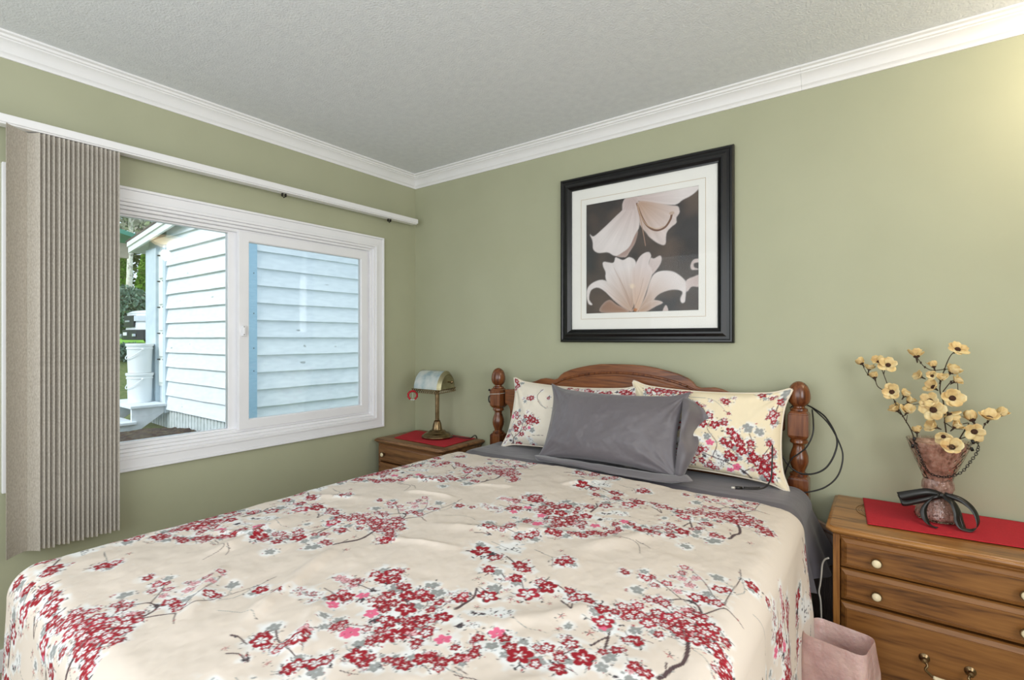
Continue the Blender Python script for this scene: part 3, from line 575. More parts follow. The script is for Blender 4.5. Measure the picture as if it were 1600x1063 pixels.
# print of the right pillow, in metres from its lower left corner (0.66 x 0.44)
PW, PH = 0.66, 0.44
def pz(L_):   # (type, u, v, r) with u, v as fractions
    return [(T, u*PW, v*PH, r) for T, u, v, r in L_]
right_fl = pz([('O',.56,.66,.017),('R',.53,.56,.016),('R',.60,.56,.016),('R',.66,.59,.013),('R',.70,.50,.017),('R',.73,.44,.017),('R',.76,.38,.017),('R',.70,.36,.015),('R',.66,.39,.013),('R',.77,.30,.018),
 ('R',.72,.22,.016),('R',.69,.26,.013),('R',.82,.40,.014),('O',.82,.33,.013),('R',.84,.26,.017),('R',.87,.22,.016),('R',.90,.18,.017),('R',.88,.12,.017),('R',.93,.12,.017),('R',.92,.06,.016),('O',.86,.20,.016),('R',.95,.20,.014),('R',.94,.30,.012),('O',.91,.27,.014),('R',.93,.42,.012),('O',.96,.34,.010),
 ('P',.58,.36,.014),('P',.74,.12,.015),('P',.70,.07,.012),('G',.80,.56,.018),('G',.87,.53,.016),('G',.48,.55,.013),('G',.56,.42,.013),
 ('O',.38,.52,.014),('O',.44,.50,.014),('O',.41,.46,.013),('R',.36,.48,.010),('R',.30,.38,.009),('O',.34,.38,.010),('O',.31,.24,.013),('O',.36,.22,.014),('R',.40,.24,.012),('O',.42,.28,.013),('R',.47,.30,.014),('R',.52,.27,.014),('O',.50,.22,.012),('O',.36,.14,.012),('R',.42,.15,.012),('O',.47,.12,.014),('R',.53,.14,.014),('O',.58,.10,.012),('R',.60,.06,.012),
 ('R',.66,.84,.014),('R',.64,.86,.010),('R',.47,.78,.013),('G',.44,.79,.010),('R',.50,.76,.009),('S',.56,.84,.008),('S',.70,.90,.010),('R',.68,.70,.007),('R',.43,.62,.007),
 ('R',.30,.95,.017),('R',.24,.95,.017),('R',.18,.95,.016),('O',.12,.93,.017),('R',.36,.93,.016),('R',.40,.96,.014),('O',.27,.90,.013),('O',.20,.90,.013),
 ('R',.86,.96,.014),('R',.92,.92,.009),('R',.97,.88,.012),('G',.98,.96,.014),('O',.94,.75,.013),('O',.95,.69,.012),('R',.92,.70,.008),('S',.95,.62,.010),('D',.55,.20,.012),('D',.78,.07,.012),('K',.63,.22,.02),('K',.48,.38,.02),('K',.65,.14,.02),('K',.40,.34,.018)])
right_br = [(T, w0, w1, [(x*PW, y*PH) for x, y in P]) for T, w0, w1, P in
 [('b',.006,.003,[(.82,.0),(.78,.08),(.68,.16),(.60,.20),(.50,.26)]),('b',.004,.002,[(.78,.08),(.84,.16),(.90,.30),(.95,.42)]),('b',.003,.0015,[(.60,.22),(.62,.36),(.56,.50),(.57,.60)]),
  ('b',.003,.0015,[(.83,.42),(.81,.50)]),('b',.003,.0015,[(.36,.30),(.45,.26),(.52,.18)]),('g',.0025,.0012,[(.30,.87),(.42,.88),(.55,.87),(.62,.80),(.67,.70)]),('b',.002,.001,[(.40,.86),(.46,.78),(.43,.66)]),('g',.002,.001,[(.20,.88),(.34,.86)]),('b',.004,.002,[(.97,.90),(.96,.78),(.95,.66)])]]
left_fl = pz([('R',.03,.96,.012),('R',.05,.90,.012),('R',.02,.86,.013),('D',.05,.93,.008),('G',.08,.96,.010),('R',.23,.72,.015),('G',.17,.66,.009),('S',.15,.70,.008),('R',.38,.74,.008),('S',.30,.86,.007),
 ('O',.10,.42,.013),('O',.08,.48,.010),('P',.05,.42,.012),('G',.12,.52,.010),('R',.25,.42,.016),('R',.28,.40,.015),('R',.31,.38,.014),('R',.24,.36,.013),('G',.20,.38,.014),('S',.17,.36,.014),('O',.14,.34,.012),
 ('R',.12,.24,.018),('R',.09,.28,.010),('O',.21,.26,.011),('P',.20,.27,.008),('R',.18,.17,.013),('P',.25,.28,.009),('G',.28,.25,.013),('S',.06,.22,.010),('R',.04,.13,.010),('G',.03,.20,.012),
 ('S',.22,.50,.009),('S',.28,.02,.010),('O',.13,.0,.014),('R',.15,.02,.010),('K',.26,.10,.014),('K',.28,.03,.014),('G',.12,.09,.010),('R',.27,-.0,.009),('S',.02,.05,.012),('D',.07,.06,.010),
 ('R',.52,.95,.012),('O',.58,.93,.010),('O',.66,.92,.012),('R',.70,.90,.011),('S',.74,.93,.010),('R',.78,.88,.014),('R',.83,.90,.012),('O',.80,.85,.011),('R',.92,.93,.015),('R',.95,.90,.014),('D',.97,.95,.010),('G',.56,.86,.012),('S',.62,.94,.008)])
left_br = [(T, w0, w1, [(x*PW, y*PH) for x, y in P]) for T, w0, w1, P in
 [('b',.005,.002,[(.09,.0),(.10,.10),(.16,.20),(.19,.34)]),('b',.003,.0015,[(.10,.10),(.06,.20),(.07,.36)]),('b',.003,.0015,[(.16,.20),(.24,.34),(.27,.46)]),('b',.003,.0015,[(.31,.88),(.28,.76),(.32,.64),(.38,.58)]),('g',.002,.001,[(.30,.70),(.36,.60),(.44,.60)]),
  ('b',.002,.001,[(.28,.17),(.38,.19)]),('b',.004,.002,[(.07,.0),(.10,.05)]),('b',.0025,.0015,[(.52,.90),(.64,.90),(.76,.88)])]]
cr = Canvas(PW, PH, 0.0011, False, np.array(lin((234,219,188)))); draw_print(cr, right_fl, right_br, random.Random(3), 1.5, 1.2)
cl = Canvas(PW, PH, 0.0011, False, np.array(lin((232,222,206)))); draw_print(cl, left_fl, left_br, random.Random(4), 1.5, 0.9)
make_pillow('cream cherry blossom pillow at the right of the headboard, beside the cable-wrapped post', 0.648, 0.375, 0.14, pillow_matrix(2.026, -0.190, 0.848, 75, 0.02), M['printp'], 3, cr)
make_pillow('cream cherry blossom pillow at the left of the headboard, partly behind the grey pillow', 0.735, 0.360, 0.14, pillow_matrix(1.345, -0.195, 0.838, 73, -0.02), M['printp'], 8, cl)
Mg = pillow_matrix(1.645, -0.325, 0.838, 68, 0.02)
gp, (ga, gb, gX, gY, gT, grel) = make_pillow('plain charcoal grey pillow leaning in front of the two floral pillows', 0.665, 0.355, 0.13, Mg, M['greyp'], 15, None, False)
# open end of the grey pillowcase at its right, gathered and folded
def flap(name, pts_grid, parent, m, sub=5, wob=0.004):
    P = [smooth_path(r, sub) for r in pts_grid]; n = len(P[0])
    cols = [smooth_path([P[i][j] for i in range(len(P))], sub) for j in range(n)]
    A = np.array([[tuple(v) for v in c] for c in cols]); A = A+wob*(np.stack([fbm(A[..., 0]*40, A[..., 2]*40, s) for s in (1, 2, 3)], -1)-0.5)
    me = grid_mesh(name, A, A.shape[1], A.shape[0])
    o = link_mesh(name, me, m, parent); md = o.modifiers.new('cloth', 'SOLIDIFY'); md.thickness = 0.003
    return o
def G(x, y, z): return Mg @ Vector((x, y*.89, z))
flap('pillowcase_opening', [[G(.318,.205,0), G(.332,.10,.03), G(.334,0,.035), G(.330,-.10,.03), G(.325,-.19,.01)],
                            [G(.345,.185,-.01), G(.358,.11,.035), G(.350,.0,.01), G(.362,-.09,.035), G(.345,-.195,.015)],
                            [G(.375,.165,-.02), G(.395,.11,-.03), G(.362,.02,-.045), G(.385,-.06,-.01), G(.355,-.185,.0)],
                            [G(.400,.150,-.03), G(.425,.095,-.05), G(.372,.05,-.06), G(.392,-.02,-.04), G(.352,-.150,-.04)]], gp, M['greyp'])
flap('pillowcase_hem_fold', [[G(-.335,-.190,.0), G(-.20,-.196,.035), G(0,-.196,.04), (G(.15,-.196,.04)), G(.30,-.190,.02), G(.37,-.175,.0)],
                             [G(-.345,-.205,.03), G(-.20,-.214,.062), G(0,-.219,.065), (G(.15,-.228,.07)), G(.30,-.220,.06), G(.40,-.195,.03)],
                             [G(-.325,-.228,.02), G(-.20,-.226,.055), G(0,-.233,.06), (G(.15,-.238,.085)), G(.30,-.234,.07), G(.41,-.207,.04)],
                             [G(-.30,-.225,-.02), G(-.20,-.223,.01), G(0,-.225,.01), (G(.15,-.230,.02)), G(.30,-.228,.01), G(.38,-.205,.0)]], gp, M['greyp'], wob=0.008)
# ------------------------------------------------------------------ room shell
CZ = 2.384; RX, RY = 4.1, -3.4
def st(name, bm, m, **k):
    o = obj(name, bm, m, **k); o['kind'] = 'structure'; return o
bm = BM(); box(bm, -.10, RX+.1, RY-.1, .10, -.10, 0); st('floor', bm, M['carpet'])
bm = BM(); box(bm, -.10, RX+.1, RY-.1, .10, CZ, CZ+.10); st('ceiling', bm, M['ceil'])
bm = BM(); box(bm, -.10, RX+.1, 0, .10, 0, CZ); st('wall_back', bm, M['wall'])
WY0, WY1, WZ0, WZ1 = -2.00, -.365, .745, 1.840      # rough opening in the left wall
bm = BM(); ring_frame(bm, 'x', RY, 0, 0, CZ, .1, -.10, 0, wl=WY0-RY, wr=-WY1, wb=WZ0, wt=CZ-WZ1); st('wall_left', bm, M['wall'])
bm = BM(); box(bm, -.10, RX+.1, RY-.10, RY, 0, CZ); st('wall_rear', bm, M['wall'])
bm = BM(); box(bm, RX, RX+.10, RY, 0, 0, CZ); st('wall_right', bm, M['wall'])
# crown moulding, mitred in the corner
CP = [(0,2.304),(.007,2.304),(.008,2.311),(.013,2.318),(.018,2.322),(.024,2.338),(.033,2.350),(.043,2.357),(.047,2.359),(.047,2.3635),(.055,2.366),(.058,2.3735),(.062,2.3745),(.069,2.377),(.070,2.384),(0,2.384)]
def crown(name, ends):
    bm = BM(); V = [[bm.verts.new(e(p, z)) for p, z in CP] for e in ends]; n = len(CP)
    for k in range(n): bm.faces.new((V[0][k], V[0][(k+1) % n], V[1][(k+1) % n], V[1][k]))
    bm.faces.new(V[0][::-1]); bm.faces.new(V[1]); st(name, bm, M['trim'], auto=0.5)
crown('trim_1', [lambda p, z: (p, -p, z), lambda p, z: (p, RY, z)])
crown('trim_2', [lambda p, z: (p, -p, z), lambda p, z: (2.384, -p, z)])
crown('trim_3', [lambda p, z: (2.3846, -p, z-.0005), lambda p, z: (RX, -p, z-.0005)])
for nm, a in (('baseboard_back', (.0, RX, -.014, 0)), ('baseboard_left', (0, .014, RY, -.014))):
    bm = BM(); box(bm, a[0], a[1], a[2], a[3], 0, .085); st(nm, bm, M['trim'], bev=.003)

# window-like frames added round the two unseen fill lights; the walls are solid
for nm, pl_, a0, a1, d0, d1 in (('rear_fill_frame', 'y', .41, 3.09, RY, RY+.030), ('right_fill_frame', 'x', -3.14, -1.56, RX-.030, RX)):
    bm = BM(); ring_frame(bm, pl_, a0, a1, .66 if pl_ == 'y' else .71, 2.24 if pl_ == 'y' else 2.19, .075, d0, d1); st(nm, bm, M['vinyl'], bev=.003)

# ------------------------------------------------------------------ window
W = thing('window_1', (0, -1.18, .67), None, None); W['kind'] = 'structure'
def stepped(name, y0, y1, z0, z1, steps, m):
    """rectangular casing made of stepped profile rings; steps = (inset0, inset1, x0, x1)"""
    bm = BM()
    for i0, i1, xa, xb in steps: ring_frame(bm, 'x', y0+i0, y1-i0, z0+i0, z1-i0, i1-i0, xa, xb)
    return obj(name, bm, m, W, bev=.0025)
CY0, CY1, CZ0, CZ1 = -2.075, -.291, .670, 1.910
stepped('window_casing', CY0, CY1, CZ0, CZ1, [(0, .012, 0.0, .022), (.012, .052, 0.0, .016), (.052, .066, 0.0, .021), (.066, .080, -.03, .012)], M['vinyl'])
stepped('window_frame', CY0+.080, CY1-.080, CZ0+.080, CZ1-.080, [(0, .014, -.095, -.004), (.014, .030, -.095, -.022)], M['vinyl'])
# right sliding sash, nearest the room
bm = BM(); ring_frame(bm, 'x', -1.205, -.402, .776, 1.806, .044, -.040, -.012, wb=.047, wt=.047, wl=.052, wr=.044)
ring_frame(bm, 'x', -1.158, -.441, .818, 1.764, .008, -.046, -.018)
sash = obj('sliding_sash', bm, M['vinyl'], W, bev=.002)
# left fixed sash, behind it
bm = BM(); ring_frame(bm, 'x', -1.97, -1.196, .776, 1.806, .03, -.080, -.046, wl=.03, wr=.046, wb=.012, wt=.012); fixed = obj('fixed_sash', bm, M['vinyl'], W, bev=.002)
glassm = bpy.data.materials.new('window_glass'); glassm.use_nodes = True
gt = glassm.node_tree; gt.nodes.clear()
go = gt.nodes.new('ShaderNodeOutputMaterial'); gx = gt.nodes.new('ShaderNodeMixShader'); gtr = gt.nodes.new('ShaderNodeBsdfTransparent'); ggl = gt.nodes.new('ShaderNodeBsdfGlossy'); gf = gt.nodes.new('ShaderNodeFresnel')
ggl.inputs['Roughness'].default_value = 0.0; gf.inputs['IOR'].default_value = 1.38; gtr.inputs[0].default_value = (0.985, 0.995, 1.0, 1)
gt.links.new(gf.outputs[0], gx.inputs[0]); gt.links.new(gtr.outputs[0], gx.inputs[1]); gt.links.new(ggl.outputs[0], gx.inputs[2]); gt.links.new(gx.outputs[0], go.inputs[0])
def pane(parent, y0, y1, z0, z1, xs):
    for k, (x, tilt) in enumerate(xs):
        bm = BM(); box(bm, x-.0015, x+.0015, y0, y1, z0, z1)
        for v in bm.verts: v.co.x += tilt*(v.co.z-(z0+z1)/2)
        obj('pane', bm, glassm, parent)
pane(sash, -1.156, -.443, .822, 1.762, [(-.036, 0), (-.026, .002)])
pane(fixed, -1.945, -1.238, .784, 1.798, [(-.070, 0.0), (-.056, -.005)])
bm = BM(); box(bm, -.012, .004, -1.193, -1.176, 1.262, 1.318); box(bm, .004, .010, -1.190, -1.180, 1.272, 1.308); lt = obj('latch', bm, M['vinyl'], W, bev=.002)
bm = BM()
for z in (1.270, 1.310): lathe(bm, [(.0022, 0), (.0022, .001)], (.004, -1.185, z), 10, 'x')
obj('screw', bm, M['dark'], lt)

# ------------------------------------------------------------------ vertical blind
bl_ = thing('vertical_blind', (.07, -1.1, 2.03), 'long white headrail with beige vertical vanes stacked at the left of the window', 'blind')
bm = BM(); box(bm, .040, .100, -2.32, -.065, 2.036, 2.066); box(bm, .046, .094, -2.31, -.07, 2.030, 2.037); obj('headrail', bm, M['trim'], bl_, bev=.003)
for y in (-1.008, -.29, -1.72):
    bm = BM(); box(bm, .0, .060, y+.02-.012, y+.02+.012, 2.064, 2.070); box(bm, .0, .004, y+.008, y+.032, 2.045, 2.085); box(bm, .062, .080, y+.012, y+.03, 2.064, 2.071); obj('bracket', bm, M['steelw'], bl_, bev=.001)
    if y > -1.5:
        bm = BM(); box(bm, .060, .072, y-.010, y-.004, 2.014, 2.032); box(bm, .060, .072, y+.008, y+.014, 2.014, 2.032); tube(bm, [(.066, y-.008, 2.018), (.066, y+.002, 2.008), (.066, y+.012, 2.018)], .0028, 6); obj('carrier_clip', bm, M['dark'], bl_)
vm = noisy('beige_woven_vane', [(172,163,150), (188,180,168), (202,195,183)], 260, 0.85, 0.2, 500, stretch=(1, 1, .4))
vm2 = noisy('amber_plastic_edge', [(196,150,70), (210,168,90)], 40, 0.4)
def vane(y, ang, x=.070, w=.089, z0=.455, z1=2.026, curve=.006):
    bm = BM(); n = 7; c, s = math.cos(ang), math.sin(ang)
    R = []
    for zz in (z0, z1):
        row = []
        for off in (0, .0009):
            for k in range(n):
                t = (k/(n-1)-.5); q = curve*(1-(2*t)**2)+off
                dx, dy = t*w*c-q*s, t*w*s+q*c
                row.append(bm.verts.new((x+dx, y+dy, zz)))
        R.append(row)
    for k in range(n-1):
        bm.faces.new((R[0][k], R[0][k+1], R[1][k+1], R[1][k])); bm.faces.new((R[0][n+k], R[1][n+k], R[1][n+k+1], R[0][n+k+1]))
        for q in (0, 1): bm.faces.new((R[q][k], R[q][n+k], R[q][n+k+1], R[q][k+1]))
    bm.faces.new((R[0][0], R[1][0], R[1][n], R[0][n])); bm.faces.new((R[0][n-1], R[0][2*n-1], R[1][2*n-1], R[1][n-1]))
    return obj('vane', bm, vm, bl_, auto=0.5)
ny = 18
for k in range(ny):
    y = -1.768-.0145*k
    vane(y, math.radians(40+random.uniform(-2.5, 2.5)), z0=.450+.003*math.sin(k*2.1))
vane(-2.047, math.radians(133), x=.098, z0=.452, curve=.004)
bm = BM(); box(bm, .085, .098, -1.741, -1.737, 1.90, 2.024); obj('vane_holder', bm, vm2, bl_, bev=.001)

# ------------------------------------------------------------------ nightstands
def knob(x, y, z, parent, r=.0135, back=None):
    bm = BM(); lathe(bm, [(.006, 0), (.006, -.010), (.0125, -.013), (.0150, -.016), (.0155, -.019), (.0150, -.021), (.0, -.021)], (x, y, z), 20, 'y'); kb = obj('knob', bm, M['brass'], parent, smooth=False, auto=0.6)
    bm = BM(); lathe(bm, [(.0128, -.0205), (.0122, -.0245), (.009, -.0265), (.0, -.0272)], (x, y, z), 20, 'y'); obj('ivory_cap', bm, M['ivory'], kb, smooth=True)
def drawer(parent, x0, x1, z0, z1, y, m, bead=True):
    bm = BM()
    # bevelled front: outer edge, slope, flat field with a thin groove
    def rect(i, yy): return [(x0+i, yy, z0+i), (x1-i, yy, z0+i), (x1-i, yy, z1-i), (x0+i, yy, z1-i)]
    levels = [(0, y+.018), (0, y), (.003, y-.006), (.015, y-.015), (.0165, y-.0135), (.018, y-.0155)]
    V = [[bm.verts.new(p) for p in rect(i, yy)] for i, yy in levels]
    for a, b in zip(V[:-1], V[1:]):
        for k in range(4): bm.faces.new((a[k], a[(k+1) % 4], b[(k+1) % 4], b[k]))
    bm.faces.new(V[-1]); bm.faces.new(V[0][::-1])
    return obj('drawer', bm, m, parent)
def slab(parent, x0, x1, y0, y1, z0, z1, ch, m, flat_left=False):
    """top with clipped front corners and a moulded edge"""
    def outline(i):
        return [(x0+i, y1), (x0+i, y0+ch+i*.4), (x0+ch+i*.4, y0+i), (x1-ch-i*.4, y0+i), (x1-i, y0+ch+i*.4), (x1-i, y1)]
    bm = BM(); lv = [(.014, z0), (.010, z0+.004), (.003, z0+.008), (0, z0+.013), (0, z1-.008), (.003, z1-.004), (.012, z1-.0025), (.0125, z1)]
    V = [[bm.verts.new((x, y, z)) for x, y in outline(i)] for i, z in lv]
    for a, b in zip(V[:-1], V[1:]):
        for k in range(6): bm.faces.new((a[k], a[(k+1) % 6], b[(k+1) % 6], b[k]))
    bm.faces.new(V[0][::-1]); bm.faces.new(V[-1])
    return obj('tabletop', bm, m, parent, auto=0.9)
def carcass(parent, x0, x1, y0, y1, z1, m):
    bm = BM(); box(bm, x0, x0+.02, y0, y1, 0.0, z1); box(bm, x1-.02, x1, y0, y1, 0.0, z1); box(bm, x0+.02, x1-.02, y1-.012, y1, .05, z1)
    box(bm, x0+.02, x1-.02, y0+.002, y0+.02, .05, .085); box(bm, x0+.02, x1-.02, y0+.002, y1-.012, z1-.02, z1)
    return obj('body', bm, m, parent, bev=.002)
def bail(parent, xa, xb, y, z):
    h = thing_part('handle', parent, (xa+xb)/2, y, z)
    return h
# right nightstand
ns = thing('nightstand', (2.815, -.22, 0), 'golden oak nightstand with ivory knobs at the right of the bed, under the flower vase', 'nightstand')
carcass(ns, 2.523, 3.107, -.420, -.016, .588, M['oakz'])
slab(ns, 2.502, 3.128, -.446, -.012, .588, .612, .022, M['oak'])
d1 = drawer(ns, 2.545, 3.085, .479, .580, -.418, M['oakface']); d2 = drawer(ns, 2.545, 3.085, .370, .474, -.418, M['oakface']); d3 = drawer(ns, 2.545, 3.085, .092, .362, -.418, M['oakface'])
for d, z in ((d1, .523), (d2, .416)):
    for x in (2.644, 2.987): knob(x, -.433, z, d)
bm = BM()
xc = 2.817
for s in (-1, 1):
    x = xc+s*.053
    lathe(bm, [(.014, 0), (.014, -.003), (.010, -.006), (.006, -.008), (.006, -.016), (.0085, -.019), (.007, -.024), (0, -.026)], (x, -.433, .256), 18, 'y')
    tube(bm, [(x, -.452, .256), (x-s*.006, -.460, .247), (x-s*.001, -.463, .236), (x-s*.012, -.466, .226), (x-s*.020, -.468, .222)], .0036, 8, k=5)
tube(bm, [(xc-.034, -.468, .2215), (xc-.015, -.470, .2190), (xc+.015, -.470, .2190), (xc+.034, -.468, .2215)], .0030, 8)
hd = obj('handle', bm, M['brass'], d3, auto=0.6)
bm = BM(); tube(bm, [(xc-.034, -.468, .2215), (xc-.015, -.470, .2190), (xc+.015, -.470, .2190), (xc+.034, -.468, .2215)], lambda t: .0052+.0022*math.sin(PI*t), 12, k=5); obj('ivory_grip', bm, M['ivory'], hd, smooth=True)
# left nightstand
n2 = thing('nightstand', (.35, -.2, 0), 'oak nightstand in the corner left of the bed, under the brass desk lamp', 'nightstand')
M['oakl'] = wood('brown_oak_stand', (70,42,22), (118,78,46), (146,102,62), 'x', 0.45)
carcass(n2, .062, .622, -.372, -.016, .588, M['oakl'])
slab(n2, .040, .645, -.402, -.012, .588, .612, .020, M['oakl'])
e1 = drawer(n2, .078, .606, .470, .578, -.370, M['oakl']); e2 = drawer(n2, .078, .606, .352, .462, -.370, M['oakl']); e3 = drawer(n2, .078, .606, .092, .344, -.370, M['oakl'])
for d, z in ((e1, .520), (e2, .405)):
    for x in (.136, .548): knob(x, -.385, z, d)

# ------------------------------------------------------------------ runners and things on the nightstands
def runner(corners, z, label, seed, over=None):
    nx, ny = 60, 40; s, t = np.meshgrid(np.linspace(0, 1, nx), np.linspace(0, 1, ny))
    c = np.array(corners, dtype=float)
    P = (c[0]*(1-s[..., None])+c[1]*s[..., None])*(1-t[..., None])+(c[3]*(1-s[..., None])+c[2]*s[..., None])*t[..., None]
    Z = z+.0022*fbm(P[..., 0]*12, P[..., 1]*12, seed)
    me = grid_mesh('table_runner', np.stack([P[..., 0], P[..., 1], Z], -1), nx, ny)
    o = link_mesh('table_runner', me, M['red']); md = o.modifiers.new('cloth', 'SOLIDIFY'); md.thickness = .0016; md.offset = 1
    tag(o, label, 'table runner')
runner([(2.618, -.352), (3.075, -.308), (3.075, -.018), (2.597, -.020)], .6150, 'red cloth runner on the right nightstand, under the flower vase', 3)
runner([(.150, -.319), (.598, -.325), (.578, -.022), (.066, -.060)], .6130, 'red cloth runner on the corner nightstand, under the brass lamp', 5)
gcl = mat('clear_glass', (245, 240, 235), .03, Transmission_Weight=1.0, IOR=1.45)
bm = BM(); tube(bm, [(2.700+.120*math.cos(t), -.175+.120*math.sin(t), .6132) for t in np.linspace(0, 2*PI, 61)[:-1]], .0011, 6, closed=True)
for rr__ in (.112, .104): tube(bm, [(2.700+rr__*math.cos(t), -.175+rr__*math.sin(t), .6126) for t in np.linspace(0, 2*PI, 61)[:-1]], .0005, 5, closed=True)
tag(obj('glass_plate', bm, mat('smoky_glass_edge', (120, 92, 62), .15), auto=0.5), 'round clear glass plate edge showing left of the red runner on the right nightstand', 'plate')

# banker lamp
lx, ly, lz = .366, -.150, .6155
lamp = thing('desk_lamp', (lx, ly, lz), 'antique brass banker desk lamp with a pale ribbed shade on the corner nightstand', 'lamp')
bm = BM(); lathe(bm, [(.088, 0), (.097, .003), (.099, .010), (.096, .016), (.088, .018), (.083, .026), (.076, .030), (.060, .034), (.056, .040), (.050, .043)], (lx, ly, lz), 48, flute=lambda k, h: 1+(.012 if k % 4 == 0 else 0)*(h < .02)); obj('base', bm, M['brass'], lamp, auto=0.6)
bm = BM(); lathe(bm, [(.050, .040), (.046, .046), (.034, .050), (.030, .056), (.028, .072), (.024, .092), (.019, .104), (.020, .108), (.013, .112)], (lx, ly, lz), 32, flute=lambda k, h: 1+.05*(k % 2)); obj('bell', bm, M['brass'], lamp, auto=0.5)
bm = BM(); lathe(bm, [(.0125, .108), (.0125, .285), (.015, .288), (.015, .294), (.009, .300), (0, .300)], (lx, ly, lz), 24, flute=lambda k, h: 1+.06*(k % 2)); obj('pole', bm, M['brass'], lamp, auto=0.5)
SX, SY, SZ = .352, -.165, .968      # middle of the shade axis
bm = BM(); tube(bm, [(lx, ly, lz+.295), (lx+.004, ly+.01, lz+.315), (lx+.02, ly+.02, lz+.335), (SX+.05, SY+.03, SZ+.012)], .006, 8, k=5)
tube(bm, [(SX-.135, SY, SZ+.01), (SX+.152, SY, SZ+.01)], .0045, 8); ball(bm, (SX+.156, SY, SZ+.01), .010); ball(bm, (SX-.139, SY, SZ+.01), .008)
obj('yoke', bm, M['brass'], lamp, auto=0.6)
shp = [(-.078,-.040),(-.076,-.015),(-.066,.018),(-.048,.048),(-.024,.068),(.004,.076),(.030,.070),(.050,.052),(.064,.026),(.070,.0),(.072,-.030)]
M['shade'] = noisy('pale_marbled_glass', [(150,172,178), (196,204,200), (214,216,208)], 14, 0.12, Transmission_Weight=0.15)
M['brassp'] = noisy('pale_patina_brass', [(136,128,96), (168,160,128)], 20, 0.35, metal=0.8)
L_ = .120
def arcs(bm, x0, x1, pin, t=.003):
    sp = smooth_path([(0, a, b) for a, b in shp], 3); n = len(sp)
    ctr = Vector((0, 0, -.02)); V = []
    for x, sc in ((x0, pin[0]), (x1, pin[1])):
        for off in (1, 1-.045):
            V.append([bm.verts.new((SX+x, SY+(p.y)*sc*off, SZ+ctr.z+(p.z-ctr.z)*sc*off)) for p in sp])
    for k in range(n-1):
        bm.faces.new((V[0][k], V[0][k+1], V[2][k+1], V[2][k])); bm.faces.new((V[1][k], V[3][k], V[3][k+1], V[1][k+1]))
        bm.faces.new((V[0][k], V[1][k], V[1][k+1], V[0][k+1])); bm.faces.new((V[2][k], V[2][k+1], V[3][k+1], V[3][k]))
    for k in (0, n-1): bm.faces.new((V[0][k], V[2][k], V[3][k], V[1][k]))
bm = BM(); arcs(bm, -L_+.018, L_-.018, (1, 1)); shd = obj('lamp_shade', bm, M['shade'], lamp, auto=0.8)
for s in (-1, 1):
    bm = BM()
    arcs(bm, s*(L_-.018), s*(L_+.004), (1.02, .80)); 
    sp = smooth_path([(0, a, b) for a, b in shp], 3); x = SX+s*(L_+.004)
    fan = [bm.verts.new((x, SY+p.y*.80, SZ-.02+(p.z+.02)*.80)) for p in sp]; bk = [bm.verts.new((x-s*.003, SY+p.y*.80, SZ-.02+(p.z+.02)*.80)) for p in sp]
    bm.faces.new(fan); bm.faces.new(bk[::-1])
    for k in range(len(fan)): bm.faces.new((fan[k], bk[k], bk[(k+1) % len(fan)], fan[(k+1) % len(fan)]))
    obj('shade_end', bm, M['brassp'], shd)
bm = BM()                                                            # zigzag gallery along the lower rim
for yy, zz in ((-.079, -.040), (.073, -.030)):
    box(bm, SX-L_, SX+L_, SY+yy-.002, SY+yy+.002, SZ+zz-.002, SZ+zz+.003); box(bm, SX-L_, SX+L_, SY+yy-.004-.0015, SY+yy-.001, SZ+zz-.022, SZ+zz-.019)
    nz = 13
    for k in range(nz):
        xa = SX-L_+2*L_*k/nz; xm = xa+L_/nz; xb = xa+2*L_/nz
        tube(bm, [(xa, SY+yy-.003, SZ+zz-.020), (xm, SY+yy-.001, SZ+zz-.001)], .0025, 5); tube(bm, [(xm, SY+yy-.001, SZ+zz-.001), (xb, SY+yy-.003, SZ+zz-.020)], .0025, 5)
for s in (-1, 1):
    tube(bm, [(SX+s*L_, SY-.080, SZ-.058), (SX+s*L_, SY+.074, SZ-.050)], .002, 5); tube(bm, [(SX+s*L_, SY-.078, SZ-.041), (SX+s*L_, SY+.072, SZ-.031)], .002, 5)
    for k in range(8):
        ya = SY-.078+.152*k/8; tube(bm, [(SX+s*L_, ya, SZ-.057), (SX+s*L_, ya+.0095, SZ-.038)], .0014, 5)
obj('shade_gallery', bm, M['brass'], shd)
bm = BM(); tube(bm, [(lx+.095, ly+.01, lz+.008), (lx+.13, ly+.03, lz+.016), (lx+.17, ly+.05, lz+.010), (lx+.20, ly+.09, lz+.004), (lx+.21, -.008, lz+.002), (lx+.21, -.006, .40)], .003, 6, k=5); obj('power_cord', bm, M['black'], lamp, smooth=True)
# ornament hanging from the shade
ox, oy, oz = SX-.098, SY-.092, .888
orn = thing('hanging_ornament', (ox, oy, oz), 'small round ornament of red beads hanging from the front of the lamp shade', 'ornament')
Mr = mat('red_bead', (176, 20, 36), .15); Mc = mat('pearl_bead', (212, 220, 214), .1)
ring = [(ox+.028*math.cos(t)*.71, oy+.028*math.cos(t)*.70, oz+.027*math.sin(t)) for t in np.linspace(-.9, PI+.9, 17)]
bm = BM()
for i, p in enumerate(ring): ball(bm, p, .0062 if i % 2 else .0076, u=8, v=6)
obj('bead_ring', bm, Mr, orn, smooth=True)
bm = BM()
for a in (-.014, -.005, .005, .014): ball(bm, (ox+a*.7, oy+a*.7, oz-.026-.003*(abs(a) < .01)), .0045, u=8, v=6)
for k in range(4): ball(bm, (ox, oy, oz+.012-.008*k), .0032, u=8, v=6)
obj('pearl_beads', bm, Mc, orn, smooth=True)
bm = BM(); tube(bm, [(ox, oy, oz+.030), (ox+.002, oy+.004, SZ-.060)], .0012, 5); obj('loop', bm, M['dark'], orn)

